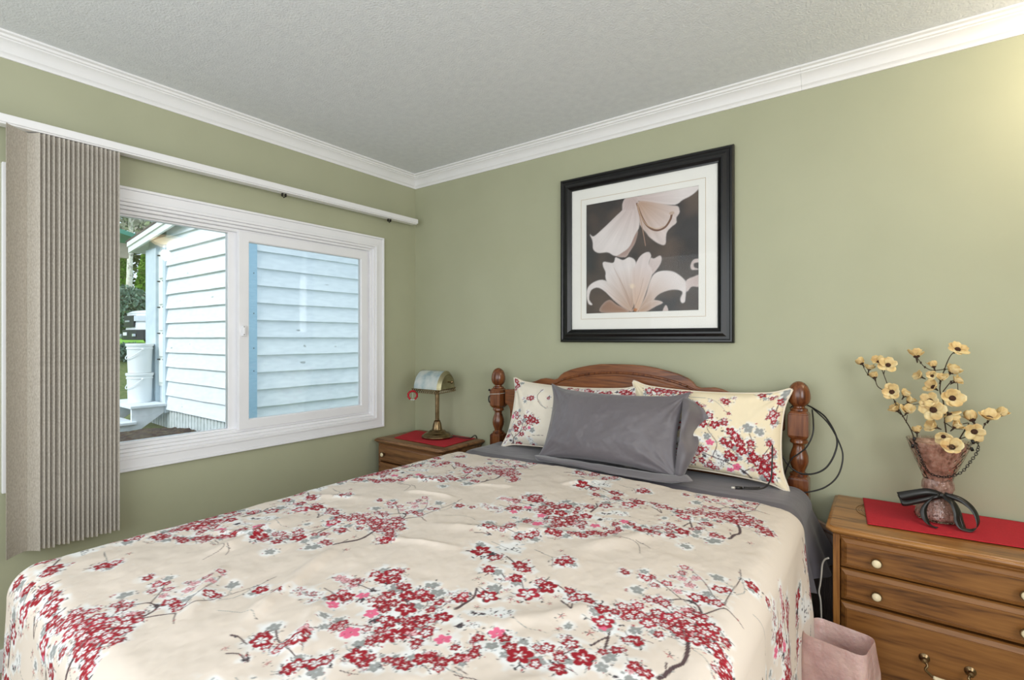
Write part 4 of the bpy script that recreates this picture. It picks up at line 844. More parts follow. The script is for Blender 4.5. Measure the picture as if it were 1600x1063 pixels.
# ------------------------------------------------------------------ vase and dried flowers
vx, vy, vz = 2.815, -.160, .6185
vase = thing('vase', (vx, vy, vz), 'cut crystal vase with a flared mouth and black ribbon on the right nightstand', 'vase')
cry = mat('cut_crystal', (250, 238, 232), .04, Transmission_Weight=1.0, IOR=1.42)
vo = N(cry, 'ShaderNodeTexVoronoi'); vo.inputs['Scale'].default_value = 75; L(cry, texco(cry), vo.inputs['Vector'])
vb = N(cry, 'ShaderNodeBump'); vb.inputs['Strength'].default_value = .7; vb.inputs['Distance'].default_value = .004; L(cry, vo.outputs[0], vb.inputs['Height']); L(cry, vb.outputs[0], bsdf(cry).inputs['Normal'])
bm = BM()
outer = [(.050,0),(.060,.004),(.064,.012),(.060,.030),(.050,.055),(.040,.078),(.036,.090),(.040,.102),(.044,.108),(.044,.130),(.040,.140),(.046,.160),(.058,.190),(.072,.225),(.084,.258),(.090,.276)]
inner = [(.087,.276),(.080,.258),(.068,.225),(.054,.190),(.042,.160),(.034,.142),(.0,.138)]
lathe(bm, outer+inner, (vx, vy, vz), 48, flute=lambda k, h: 1+.035*(k % 4 == 0)*(h < .13)-.02*math.cos(k*PI/4)*(h > .24)); obj('body', bm, cry, vase, auto=0.7)
tis = noisy('rose_beige_tulle', [(150,112,100), (206,168,152), (232,206,194)], 60, 0.8, 1.0, 90, bdist=.004, Alpha=.92)
bm = BM(); lathe(bm, [(.0, .090), (.031, .092), (.036, .108), (.038, .128), (.034, .140), (.030, .146), (.038, .160), (.050, .190), (.063, .224), (.074, .256), (.078, .270), (.060, .262), (.030, .256), (.0, .252)], (vx, vy, vz), 60, flute=lambda k, h: 1+.05*math.sin(k*1.7)+.03*math.sin(k*2.9+h*60)); obj('tulle_filling', bm, tis, vase, smooth=True)
bm = BM(); lathe(bm, [(.0, .006), (.046, .008), (.050, .016), (.044, .036), (.034, .060), (.024, .080), (.0, .084)], (vx, vy, vz), 48, flute=lambda k, h: 1+.06*math.sin(k*2.3)); obj('foot_filling', bm, noisy('amethyst_chips', [(110,80,74), (214,178,164), (150,112,104)], 120, .3, 1.0, 160, bdist=.004), vase, smooth=True)
# ribbon
def strip(bm, pts, wdir, w, k=6):
    P = smooth_path(pts, k); n = len(P); D = smooth_path(wdir, k) if isinstance(wdir, list) else [Vector(wdir)]*n
    T_ = .0008
    A = [bm.verts.new(p+D[i]*w/2) for i, p in enumerate(P)]; B = [bm.verts.new(p-D[i]*w/2) for i, p in enumerate(P)]
    for i in range(n-1): bm.faces.new((A[i], A[i+1], B[i+1], B[i]))
rb = BM()
zr = lambda z: z
strip(rb, [(2.822,-.205,.716),(2.785,-.212,.719),(2.745,-.220,.706),(2.706,-.226,.690)], [(0,.1,.5),(0,.1,.8),(.05,.1,1.0),(-.35,.1,1.0)], .036)
strip(rb, [(2.706,-.226,.690),(2.718,-.236,.676),(2.760,-.232,.690),(2.818,-.210,.712)], [(-.35,.1,.6),(.0,.2,.7),(.1,.1,.7),(0,.1,.6)], .026)
strip(rb, [(2.815,-.208,.716),(2.790,-.225,.700),(2.772,-.240,.668),(2.775,-.252,.640),(2.786,-.262,.624),(2.806,-.272,.6205)], [(.2,0,.6),(.6,.1,.4),(.8,.3,.1),(.8,.3,-.1),(.6,.6,-.2),(.3,.8,0)], .022)
strip(rb, [(2.822,-.208,.714),(2.846,-.226,.700),(2.856,-.236,.672),(2.858,-.242,.645),(2.868,-.246,.626),(2.890,-.244,.622),(2.908,-.236,.634),(2.910,-.228,.658),(2.898,-.220,.688),(2.870,-.212,.710),(2.830,-.206,.718)],
      [(.3,0,.5),(.6,.4,.3),(.7,.6,.1),(.7,.6,.1),(.5,.8,.1),(.1,.9,.2),(.3,.9,.1),(.5,.8,.2),(.4,.7,.5),(.1,.4,.8),(0,.1,.8)], .022)
strip(rb, [(2.828,-.208,.714),(2.852,-.216,.700),(2.866,-.222,.672),(2.872,-.226,.645),(2.878,-.230,.622)], [(.4,.2,.4),(.5,.7,.2),(.5,.8,.1),(.5,.8,.1),(.5,.8,0)], .016)
lathe(rb, [(.0365, .086), (.0395, .088), (.0400, .098), (.0375, .100)], (vx, vy, vz), 36)
ball(rb, (2.822, -.204, .714), .010, 1.2, .7, .9)
ribo = obj('ribbon', rb, M['satin'], vase, smooth=True)
md = ribo.modifiers.new('cloth', 'SOLIDIFY'); md.thickness = .0009
# chain
chn = thing('chain', (2.85, -.22, .80), 'dark metal chain necklace looped from the rim of the crystal vase', 'chain')
pth = smooth_path([(2.906,-.175,.898),(2.912,-.195,.905),(2.914,-.205,.892),(2.908,-.208,.868),(2.897,-.212,.848),(2.885,-.218,.826),(2.872,-.226,.808),(2.855,-.228,.794),(2.836,-.224,.784),(2.818,-.214,.780),(2.800,-.214,.782),(2.786,-.218,.792),(2.774,-.226,.816),(2.764,-.228,.842),(2.756,-.226,.868),(2.748,-.212,.892)], 14)
acc = 0; last = pth[0]; proto = None; k = 0
for p in pth[1:]:
    acc += (p-last).length
    if acc >= .0072:
        d = (p-last).normalized(); acc = 0
        if proto is None:
            bm = BM(); tube(bm, [(.0055*math.cos(t), .0036*math.sin(t), 0) for t in np.linspace(0, 2*PI, 14)[:-1]], .0011, 6, closed=True)
            bmesh.ops.recalc_face_normals(bm, faces=bm.faces); me = bpy.data.meshes.new('link'); bm.to_mesh(me); bm.free(); me.materials.append(M['dark'])
            me.polygons.foreach_set('use_smooth', np.ones(len(me.polygons), dtype=bool)); proto = me
        o = bpy.data.objects.new('link', proto); C.objects.link(o); q = d.to_track_quat('X', 'Z')
        o.rotation_mode = 'QUATERNION'; o.rotation_quaternion = q @ Matrix.Rotation((PI/2 if k % 2 else 0)+.5, 4, 'X').to_quaternion(); o.location = p
        o.parent = chn; o.matrix_parent_inverse = Matrix.Translation(-Vector(chn.location)); k += 1
    last = p
for (a, b) in (((2.898,-.188,.884),(2.902,-.186,.874)), ((2.900,-.196,.910),(2.904,-.190,.900)), ((2.744,-.210,.880),(2.745,-.208,.868)), ((2.750,-.205,.905),(2.748,-.206,.893))):
    bm = BM(); tube(bm, [a, b], .0048, 8); obj('clasp', bm, M['black'], chn, smooth=True)
# flowers
def petal_blossom(parent, c, n_dir, r, np_=6, cup=.5, seed=0, only=None):
    rn = random.Random(seed); D = Vector(n_dir).normalized(); Q = D.to_track_quat('Z', 'Y').to_matrix().to_4x4(); T_ = Matrix.Translation(c)
    bm = BM()
    for k in range(np_):
        if only and k not in only: continue
        a = 2*PI*k/np_+rn.uniform(-.2, .2); el = cup+rn.uniform(-.25, .25); ln = r*rn.uniform(.85, 1.1); wd = ln*.44
        R = Matrix.Rotation(a, 4, 'Z') @ Matrix.Rotation(-el, 4, 'Y')
        rows = []
        for i in range(6):
            t = i/5; ww = wd*math.sin(PI*(.10+.82*t)**.9)**.6+.0008; up = .16*ln*t*t
            rows.append([(.12*ln+ln*.9*t, s*ww, up+.22*ww*abs(s)*1.2) for s in (-1, -.5, 0, .5, 1)])
        V = [[bm.verts.new(T_ @ Q @ R @ Vector(p)) for p in row] for row in rows]
        for i in range(5):
            for j in range(4): bm.faces.new((V[i][j], V[i][j+1], V[i+1][j+1], V[i+1][j]))
    o = obj('blossom', bm, M['blossom'], parent, smooth=True, origin=c)
    md = o.modifiers.new('petal', 'SOLIDIFY'); md.thickness = .0007
    bm = BM(); g = bmesh.ops.create_icosphere(bm, subdivisions=3, radius=r*.27)
    for v in g['verts']:
        v.co *= 1+.16*mnoise.noise(v.co*900); v.co.z = v.co.z*.62+r*.13; v.co = T_ @ Q @ v.co
    obj('flower_center', bm, M['seed'], o, smooth=False)
    bm = BM(); e = Vector(c)-D*r*.55; tube(bm, [Vector(c)+D*r*.02, Vector(c)-D*r*.3, e], lambda t: r*(.13-.08*t), 6); obj('calyx', bm, M['twig'], o, smooth=True)
def branch(label, stems, fls, seed):
    rn = random.Random(seed); b0 = stems[0][0]
    t = thing('dried_flower_branch', (vx, vy, vz+.15), label, 'dried flowers', None)
    bm = BM()
    for i, s in enumerate(stems): tube(bm, s, (.0026 if i == 0 else .0017), 6, k=5, r2=(.0014 if i == 0 else .001))
    for s in stems:
        for p in s[1:-1]:
            if rn.random() < .5: ball(bm, p, .0036, 1, 1, 1.3, 6, 5)
    obj('stem', bm, M['twig'], t, smooth=True)
    for i, (x, z, r, d, y, cup) in enumerate(fls): petal_blossom(t, (x, y, z), d, r, 6 if i % 3 else 5, cup, seed*50+i)
y0 = vy
def S3(pts, y_a, y_b): return [(x, y_a+(y_b-y_a)*i/max(1, len(pts)-1), z) for i, (x, z) in enumerate(pts)]
branch('dried cream blossom branch leaning furthest left out of the crystal vase',
 [S3([(2.800,.79),(2.760,.862),(2.748,.902),(2.740,.926),(2.719,.968),(2.696,1.018),(2.678,1.069),(2.663,1.117)], -.16, -.13), S3([(2.728,.947),(2.731,.977)], -.16, -.17), S3([(2.684,1.048),(2.648,1.067),(2.636,1.093),(2.615,1.112),(2.600,1.140)], -.14, -.09), S3([(2.663,1.117),(2.668,1.14)], -.13, -.14), S3([(2.663,1.117),(2.652,1.15)], -.13, -.13), S3([(2.696,1.006),(2.728,1.012),(2.754,1.015),(2.788,1.030)], -.145, -.17), S3([(2.740,.926),(2.755,.915)], -.16, -.18)],
 [(2.597,1.150,.026,(-.5,.3,.8),-.09,.9),(2.618,1.130,.026,(.2,-.1,.9),-.11,.7),(2.649,1.160,.028,(-.1,-.5,.8),-.13,.5),(2.676,1.150,.032,(.1,-.8,.5),-.145,.25),(2.637,1.100,.026,(-.2,.3,.9),-.12,.9),(2.688,1.053,.033,(-.1,-.9,.35),-.155,.3),(2.722,1.040,.026,(.4,-.2,.8),-.15,.7),(2.733,1.018,.026,(.5,.0,.7),-.15,.8),(2.704,.985,.030,(-.5,-.1,.6),-.15,.8),(2.729,.985,.032,(.3,-.5,.7),-.17,.7),(2.757,.918,.026,(0,.1,1),-.19,.9)], 1)
branch('tall dried cream blossom branch standing in the middle of the crystal vase',
 [S3([(2.820,.79),(2.834,.851),(2.837,.915),(2.834,.958),(2.833,1.0),(2.829,1.035),(2.821,1.07),(2.826,1.113),(2.834,1.142),(2.840,1.164),(2.850,1.190),(2.862,1.206)], -.16, -.14), S3([(2.834,1.142),(2.802,1.137),(2.782,1.147),(2.771,1.162),(2.763,1.178)], -.15, -.10), S3([(2.829,1.064),(2.850,1.10),(2.864,1.105),(2.867,1.073)], -.15, -.17), S3([(2.834,.958),(2.856,.942),(2.879,.941)], -.16, -.17), S3([(2.834,1.142),(2.850,1.145)], -.15, -.16)],
 [(2.760,1.180,.036,(-.1,.25,1),-.10,.75),(2.771,1.112,.026,(-.7,-.3,.4),-.15,.6),(2.806,1.147,.026,(-.2,.2,.9),-.14,.9),(2.800,1.118,.022,(-.4,-.7,.4),-.18,.5),(2.848,1.130,.034,(.5,-.1,.7),-.16,.7),(2.867,1.210,.032,(.35,-.5,.6),-.14,.2),(2.805,1.078,.034,(-.5,-.6,.5),-.175,.5),(2.850,1.045,.036,(.1,-.85,.3),-.185,.35),(2.822,1.105,.028,(.2,-.4,.8),-.17,.7),(2.793,1.033,.030,(-.3,-.9,.3),-.19,.35),(2.801,1.003,.038,(-.2,-.95,.2),-.20,.25),(2.842,.992,.034,(.4,.2,-.5),-.19,.3),(2.858,1.100,.026,(.7,-.2,.6),-.16,.6),(2.808,.943,.034,(-.6,-.4,.3),-.19,.6),(2.826,.918,.028,(-.1,-.8,-.1),-.21,.5),(2.856,.945,.030,(.5,-.2,.7),-.18,.8),(2.846,.884,.036,(0,-.8,.5),-.225,.45)], 2)
branch('short dried cream blossom branch reaching right out of the crystal vase',
 [S3([(2.825,.79),(2.845,.846),(2.871,.905),(2.887,.942),(2.895,.962),(2.880,.958)], -.16, -.16), S3([(2.871,.905),(2.903,.923),(2.928,.94),(2.936,.962),(2.945,.975)], -.16, -.15), S3([(2.887,.942),(2.900,.945)], -.16, -.18)],
 [(2.905,.940,.034,(.05,-.98,-.1),-.19,.15),(2.906,.970,.034,(-.3,.5,.8),-.16,.9),(2.946,.980,.036,(.1,-.55,.8),-.15,.45),(2.970,.992,.030,(.6,.1,.7),-.14,.8)], 3)

# ------------------------------------------------------------------ picture
pic = thing('framed_picture', (1.660, -.03, 1.228), 'square lily photograph in a wide black frame with a cream mat, hung above the bed', 'picture')
FX0, FX1, FZ0, FZ1 = 1.205, 2.117, 1.229, 2.133
bm = BM()
prof = [(0,-.002),(0,-.022),(.006,-.030),(.014,-.030),(.018,-.026),(.030,-.027),(.044,-.036),(.052,-.036),(.058,-.030),(.064,-.024),(.070,-.022),(.070,-.006)]
def rect(i): return [(FX0+i, FZ0+i), (FX1-i, FZ0+i), (FX1-i, FZ1-i), (FX0+i, FZ1-i)]
V = [[bm.verts.new((x, y, z)) for x, z in rect(i)] for i, y in prof]
for a, b in zip(V, V[1:]+V[:1]):
    for k in range(4): bm.faces.new((a[k], a[(k+1) % 4], b[(k+1) % 4], b[k]))
obj('picture_frame', bm, noisy('black_lacquer', [(7,8,10), (14,14,16)], 30, .3), pic, auto=0.35)
bm = BM(); ring_frame(bm, 'y', FX0+.064, FX1-.064, FZ0+.064, FZ1-.064, .092, -.014, -.008, wl=1.363-FX0-.064, wr=FX1-.064-1.960, wb=1.384-FZ0-.064, wt=FZ1-.064-1.976); obj('mat_board', bm, noisy('cream_mat', [(242,236,228), (246,240,232)], 8, .8), pic)
bm = BM()
ring_frame(bm, 'y', 1.331, 1.992, 1.354, 2.007, .0016, -.0146, -.0138); obj('mat_line', bm, mat('tan_ink', (190, 160, 120), .7), pic)
ring_m = BM(); ring_frame(ring_m, 'y', 1.361, 1.962, 1.382, 1.978, .003, -.0150, -.0135); obj('mat_bevel', ring_m, mat('white_bevel', (238, 234, 226), .7), pic)
# the photograph itself: two pale lilies on a dark ground, drawn as polygons given on a 722-wide sheet
def H_(x, y):
    l = x-173; w = 549.0; u = l/w*(1+.0); top = 345-99*u; bot = 878-18*u
    return u, 1-(y-top)/(bot-top)
AW, AH = .598, .592
art = Canvas(AW, AH, .0016, False, np.array(lin((70, 62, 58))))
AX, AY = np.meshgrid((np.arange(art.nx)+.5)/art.nx, (np.arange(art.ny)+.5)/art.ny)
bgn = fbm(AX*5, AY*5, 4); bg2 = fbm(AX*3+4, AY*4, 7)
g = np.clip((bgn-.35)*2.2, 0, 1)[..., None]; h_ = np.clip((bg2-.4)*2.5, 0, 1)[..., None]
art.a = np.array(lin((58,52,50)))*(1-g)+np.array(lin((104,86,74)))*g; art.a = art.a*(1-.45*h_)+np.array(lin((66,70,72)))*.45*h_
def inpoly(P):
    ins = np.zeros(AX.shape, bool); n = len(P)
    for i in range(n):
        (xa, ya), (xb, yb) = P[i], P[(i+1) % n]
        if ya == yb: continue
        c = ((ya > AY) != (yb > AY)) & (AX < (xb-xa)*(AY-ya)/(yb-ya)+xa); ins ^= c
    return ins
def blur(m, r):
    m = m.astype(float)
    for ax in (0, 1):
        for _ in range(2):
            acc_ = np.zeros_like(m)
            for s in range(-r, r+1): acc_ += np.roll(m, s, ax)
            m = acc_/(2*r+1)
    return m
def petal(raw, base, c0, c1, sd):
    sm = smooth_path([(a, b, 0) for a, b in raw], 4, closed=True)
    P = [H_(v.x, v.y) for v in sm]; bx, by = H_(*base)
    m = blur(inpoly(P), 1); inner_ = blur(inpoly(P), 5)
    d = np.sqrt((AX-bx)**2+(AY-by)**2); an = np.arctan2(AY-by, AX-bx)
    st_ = .10*(fbm(an*9, d*2, sd)-.5)*2+.10*(fbm(an*26, d*3, sd+2)-.5)
    t = np.clip(d*2.6+st_, 0, 1)[..., None]
    col = np.array(lin(c0))*(1-t)+np.array(lin(c1))*t
    col = col*(1+.9*st_[..., None])
    rim = np.clip(1-inner_, 0, 1)[..., None]; col = col*(1-rim*.35)+np.array(lin((240,230,226)))*rim*.35
    art.a = art.a*(1-m[..., None])+np.clip(col, 0, 1)*m[..., None]
TIP, MID, WARM = (232,220,216), (206,184,178), (186,148,122)
petal([(440,300),(580,270),(720,249),(722,262),(690,295),(650,318),(620,340),(560,338),(440,320)], (440,310), MID, TIP, 1)
petal([(440,330),(448,390),(455,440),(485,480),(500,500),(540,530),(572,535),(578,480),(600,450),(622,430),(622,405),(636,380),(630,350),(600,345),(540,332),(480,322)], (440,320), WARM, (222,204,198), 2)
petal([(330,590),(380,598),(402,572),(430,525),(442,468),(400,520),(360,560)], (440,470), (150,112,98), (196,172,164), 3)
petal([(440,330),(380,312),(370,360),(330,400),(270,455),(215,498),(193,487),(208,520),(212,560),(240,578),(290,575),(330,592),(370,572),(402,545),(430,485),(450,440)], (430,320), MID, TIP, 4)
petal([(378,312),(440,299),(442,340),(430,365),(400,374),(366,364)], (410,300), (196,172,166), (226,212,208), 5)
def st_line(raw, w0, w1, c): art.line([(H_(a, b)[0]*AW, H_(a, b)[1]*AH) for a, b in raw], w0, w1, np.array(lin(c)))
st_line([(438,335),(460,395),(490,445),(530,466),(570,452),(595,415),(602,388)], .009, .010, (120,84,64)); st_line([(440,335),(458,395),(488,440),(530,458),(566,446)], .003, .003, (206,172,140))
st_line([(440,350),(462,440),(480,542)], .005, .003, (176,140,120)); art.ell(H_(602,382)[0]*AW, H_(602,382)[1]*AH, .013, .008, 0, np.array(lin((196,168,150))))
petal([(255,868),(262,830),(300,808),(335,830),(402,866)], (402,866), (170,128,104), (150,120,104), 6)
petal([(410,855),(330,780),(282,712),(278,670),(266,645),(268,622),(318,626),(330,600),(345,604),(370,612),(402,598),(432,620),(428,680),(432,760)], (415,860), WARM, TIP, 7)
petal([(505,602),(520,605),(550,590),(554,620),(530,662),(508,682),(495,640)], (500,680), MID, TIP, 8)
petal([(430,855),(408,690),(428,640),(455,592),(492,572),(506,592),(495,630),(512,672),(492,740),(455,845)], (430,860), (212,176,150), (226,210,206), 9)
petal([(415,865),(370,845),(320,808),(280,770),(240,748),(205,757),(192,780),(190,808),(208,832),(186,827),(176,790),(182,750),(215,722),(262,710),(310,730),(352,762),(392,822)], (420,865), WARM, TIP, 10)
petal([(448,862),(480,790),(500,720),(522,680),(560,665),(610,670),(650,700),(668,730),(664,772),(660,815),(646,822),(640,800),(650,772),(630,758),(590,760),(540,782),(500,832)], (445,862), WARM, TIP, 11)
petal([(445,866),(480,825),(520,808),(562,820),(530,838),(480,866)], (445,866), WARM, TIP, 12)
petal([(665,715),(700,694),(724,688),(724,742),(690,742),(668,768)], (720,700), MID, TIP, 13)
petal([(724,608),(700,610),(685,635),(690,660),(722,658),(702,650),(698,630),(724,622)], (700,630), MID, TIP, 14)
petal([(560,866),(575,832),(586,864)], (575,860), MID, TIP, 15)
for k, (a, b) in enumerate(((380,760),(350,700),(322,650),(470,700))): st_line([(418,862), ((418+a)/2+6, (862+b)/2), (a, b)], .003, .0015, (190,160,146))
art.soft(H_(430,858)[0]*AW, H_(430,858)[1]*AH, .010, np.array(lin((190,120,70))), .9); art.soft(H_(415,742)[0]*AW, H_(415,742)[1]*AH, .012, np.array(lin((244,224,196))), .6)
nx, nz = art.nx, art.ny; xx, zz = np.meshgrid(np.linspace(1.362, 1.961, nx), np.linspace(1.383, 1.977, nz))
me = grid_mesh('photo_print', np.stack([xx, np.full_like(xx, -.0115), zz], -1), nx, nz, art.a)
link_mesh('photo_print', me, attr_mat('photo_paper', .5, 0, 0), pic)
pgm = glassm.copy(); pgm.name = 'museum_glass'; pgm.node_tree.nodes['Fresnel'].inputs['IOR'].default_value = 1.16
bm = BM(); box(bm, FX0+.062, FX1-.062, -.0195, -.0180, FZ0+.062, FZ1-.062); obj('picture_glass', bm, pgm, pic)
bm = BM(); box(bm, FX0+.01, FX1-.01, -.006, -.001, FZ0+.01, FZ1-.01); obj('backing_board', bm, M['dark'], pic)

# ------------------------------------------------------------------ cables, wire, bin, board
cb = thing('coiled_cable', (2.384, -.15, .70), 'thin black cable looped around the right headboard post', 'cable')
def loop3(p, y, r=.0032): 
    bm = BM(); tube(bm, [(x, yy, z) for (x, z), yy in zip(p, y)], r, 6, k=7); return bm
a = [(2.345,.955),(2.365,.972),(2.40,.974),(2.43,.964),(2.478,.932),(2.515,.864),(2.512,.808),(2.485,.749),(2.444,.718),(2.394,.710),(2.351,.737),(2.317,.791),(2.300,.835),(2.292,.87)]
obj('cable_loop', loop3(a, [-.05,-.05,-.05,-.06,-.09,-.12,-.14,-.15,-.155,-.150,-.145,-.136,-.130,-.128]), M['black'], cb, smooth=True)
a = [(2.425,.966),(2.485,.909),(2.525,.834),(2.535,.78),(2.519,.714),(2.478,.668),(2.42,.640),(2.385,.636)]
obj('cable_loop', loop3(a, [-.055,-.08,-.10,-.11,-.13,-.15,-.155,-.155], .0028), M['black'], cb, smooth=True)
a = [(2.428,.958),(2.437,.92),(2.437,.871),(2.418,.82),(2.390,.788),(2.365,.764),(2.343,.711),(2.338,.675)]
obj('cable_loop', loop3(a, [-.07,-.12,-.14,-.15,-.150,-.150,-.148,-.150], .0028), M['black'], cb, smooth=True)
us = thing('charging_cable', (2.26, -.3, .68), 'black charging cable hanging over the right pillow with its plug on the grey sheet', 'cable')
a = [(2.318,-.30,.84),(2.320,-.315,.78),(2.318,-.325,.72),(2.306,-.345,.690),(2.285,-.37,.681),(2.250,-.395,.680),(2.220,-.41,.680)]
bm = BM(); tube(bm, a, .0030, 6, k=7); obj('cable', bm, M['black'], us, smooth=True)
bm = BM(); tube(bm, [(2.285,-.362,.684),(2.262,-.378,.6835),(2.235,-.392,.683)], .0035, 6, k=5); obj('cable', bm, M['black'], us, smooth=True)
bm = BM(); tube(bm, [(2.232,-.405,.6830),(2.210,-.418,.6835)], .0060, 8); pl = obj('plug', bm, M['black'], us, smooth=True)
bm = BM(); tube(bm, [(2.210,-.418,.6835),(2.198,-.425,.6835)], .0042, 8); obj('metal_tip', bm, M['steelw'], pl, smooth=True)
wr = thing('thin_wire', (.82, -.135, .93), 'thin pale wire wrapped around the left headboard post', 'wire')
bm = BM(); h = .0392; zz = .921
tube(bm, [(BX0-h, PY-h, zz-.002), (BX0, PY-h, zz+.001), (BX0+h, PY-h, zz+.005), (BX0+h+.004, PY, zz+.006), (BX0+h, PY+h, zz+.006), (BX0-h, PY+h, zz), (BX0-h, PY-h, zz-.002)], .0019, 6); obj('wire', bm, M['steelw'], wr)
bm = BM(); tube(bm, [(BX0-h-.004, PY-.01, zz-.01), (BX0-h-.016, PY-.02, zz-.02), (BX0-h-.018, PY-.02, zz-.045), (BX0-h-.006, PY-.02, zz-.058)], .0042, 8, k=5); ball(bm, (BX0-h-.014, PY-.02, zz+.02), .007); tube(bm, [(BX0-h-.014, PY-.02, zz+.02), (BX0-h-.006, PY-.012, zz-.002)], .002, 6)
obj('clip', bm, M['black'], wr, smooth=True)
bm = BM(); tube(bm, [(2.512,-.430,.500),(2.500,-.425,.490),(2.492,-.420,.468),(2.489,-.42,.43),(2.486,-.42,.40),(2.482,-.42,.37),(2.487,-.42,.34),(2.490,-.42,.25),(2.492,-.41,.12),(2.494,-.40,.004)], .0030, 6, k=6)
tag(obj('white_cord', bm, M['steelw'], smooth=True), 'white cord hanging down beside the left edge of the right nightstand', 'cord')
# pink liner bin
bx, by, rz = 2.550, -.605, -.20
binm = noisy('pink_plastic_liner', [(176,142,138), (200,166,160), (216,186,178)], 12, .38, .7, 30, bdist=.012, Subsurface_Weight=.15)
hx = N(binm, 'ShaderNodeTexVoronoi'); hx.inputs['Scale'].default_value = 26; hx.feature = 'DISTANCE_TO_EDGE'; L(binm, texco(binm), hx.inputs['Vector'])
def rr(w, d, r, n=8):
    out = []
    for cx, cy, a0 in ((w-r, d-r, 0), (-w+r, d-r, PI/2), (-w+r, -d+r, PI), (w-r, -d+r, 1.5*PI)):
        for k in range(n+1): t = a0+PI/2*k/n; out.append((cx+r*math.cos(t), cy+r*math.sin(t)))
    return out
def loftb(lv, m, name, parent=None, smooth=True):
    bm = BM(); V = []
    for w, d, r, z, wob in lv:
        ring_ = []
        for i, (x, y) in enumerate(rr(w, d, r)):
            s = 1+wob*mnoise.noise(Vector((x*14, y*14, z*9))); X = x*s*math.cos(rz)-y*s*math.sin(rz); Y = x*s*math.sin(rz)+y*s*math.cos(rz)
            ring_.append(bm.verts.new((bx+X, by+Y, z*1.13+(wob*.10*mnoise.noise(Vector((x*20, y*20, 3))) if z > .2 else 0))))
        V.append(ring_)
    n = len(V[0])
    for a, b in zip(V[:-1], V[1:]):
        for k in range(n): bm.faces.new((a[k], a[(k+1) % n], b[(k+1) % n], b[k]))
    bm.faces.new(V[0][::-1]); bm.faces.new(V[-1])
    return obj(name, bm, m, parent, smooth=smooth, auto=1.0)
wb_ = thing('waste_bin', (bx, by, 0), 'small waste bin lined with a pink plastic bag on the floor between bed and nightstand', 'waste bin')
loftb([(.068,.056,.02,.002,0),(.072,.060,.025,.05,0),(.070,.058,.03,.20,0),(.066,.054,.03,.201,0),(.060,.050,.02,.03,0)], M['trim'], 'bin', wb_)
loftb([(.098,.086,.03,.01,.10),(.100,.088,.03,.08,.14),(.098,.086,.03,.15,.12),(.093,.080,.03,.21,.08),(.088,.075,.03,.26,.04),(.085,.072,.03,.288,.03),(.0835,.0705,.03,.294,.03),(.0815,.0685,.03,.292,.03),(.079,.066,.03,.27,.03),(.074,.060,.025,.16,.06),(.066,.052,.02,.06,.05)], binm, 'liner', wb_)
# ribbed board in the gap beside the bed
rbm = noisy('mauve_ribbed_cloth', [(150,134,128), (160,144,138)], 8, .9)
wv = N(rbm, 'ShaderNodeTexWave'); wv.inputs['Scale'].default_value = 60; L(rbm, texco(rbm), wv.inputs['Vector']); wbp = N(rbm, 'ShaderNodeBump'); wbp.inputs['Distance'].default_value = .002; L(rbm, wv.outputs[0], wbp.inputs['Height']); L(rbm, wbp.outputs[0], bsdf(rbm).inputs['Normal'])
brd = thing('leaning_board', (2.47, -.07, 0), 'ribbed mauve board with a pale wooden top edge standing behind the gap beside the bed', 'board')
p0, p1 = Vector((2.432, -.030, 0)), Vector((2.512, -.118, 0)); dirv = (p1-p0).normalized(); nrm = Vector((dirv.y, -dirv.x, 0))
def plank(name, z0, z1, o0, o1, m):
    bm = BM(); vs = [bm.verts.new(q) for z in (z0, z1) for q in (p0+nrm*o0+Vector((0,0,z)), p1+nrm*o0+Vector((0,0,z)), p1+nrm*o1+Vector((0,0,z)), p0+nrm*o1+Vector((0,0,z)))]
    for f in ((0,1,2,3),(4,5,6,7),(0,1,5,4),(1,2,6,5),(2,3,7,6),(3,0,4,7)): bm.faces.new([vs[i] for i in f])
    obj(name, bm, m, brd)
plank('panel', 0, .486, -.005, .005, rbm); plank('top_rail', .486, .502, -.008, .008, mat('pale_pine', (188, 158, 138), .5)); plank('groove', .474, .480, -.0065, .0065, mat('brown_line', (120, 92, 78), .6))

# ceiling lamp
cl_ = thing('ceiling_lamp', (3.38, -.33, CZ), 'flush ceiling lamp with a glowing frosted glass bowl', 'lamp')
emi = bpy.data.materials.new('lit_frosted_glass'); emi.use_nodes = True; eb = bsdf(emi); eb.inputs['Base Color'].default_value = lin4((250,235,205)); eb.inputs['Emission Color'].default_value = (1.0, .74, .42, 1); eb.inputs['Emission Strength'].default_value = 5
bm = BM(); lathe(bm, [(.0, -.125), (.05, -.120), (.10, -.103), (.14, -.075), (.155, -.050), (.150, -.046), (.0, -.046)], (3.38, -.33, CZ), 40); obj('glass_bowl', bm, emi, cl_, smooth=True)
bm = BM(); lathe(bm, [(.0, -.050), (.158, -.050), (.160, -.042), (.12, -.02), (.07, -.001), (.0, -.001)], (3.38, -.33, CZ), 40); obj('ceiling_plate', bm, M['brass'], cl_, auto=.6)
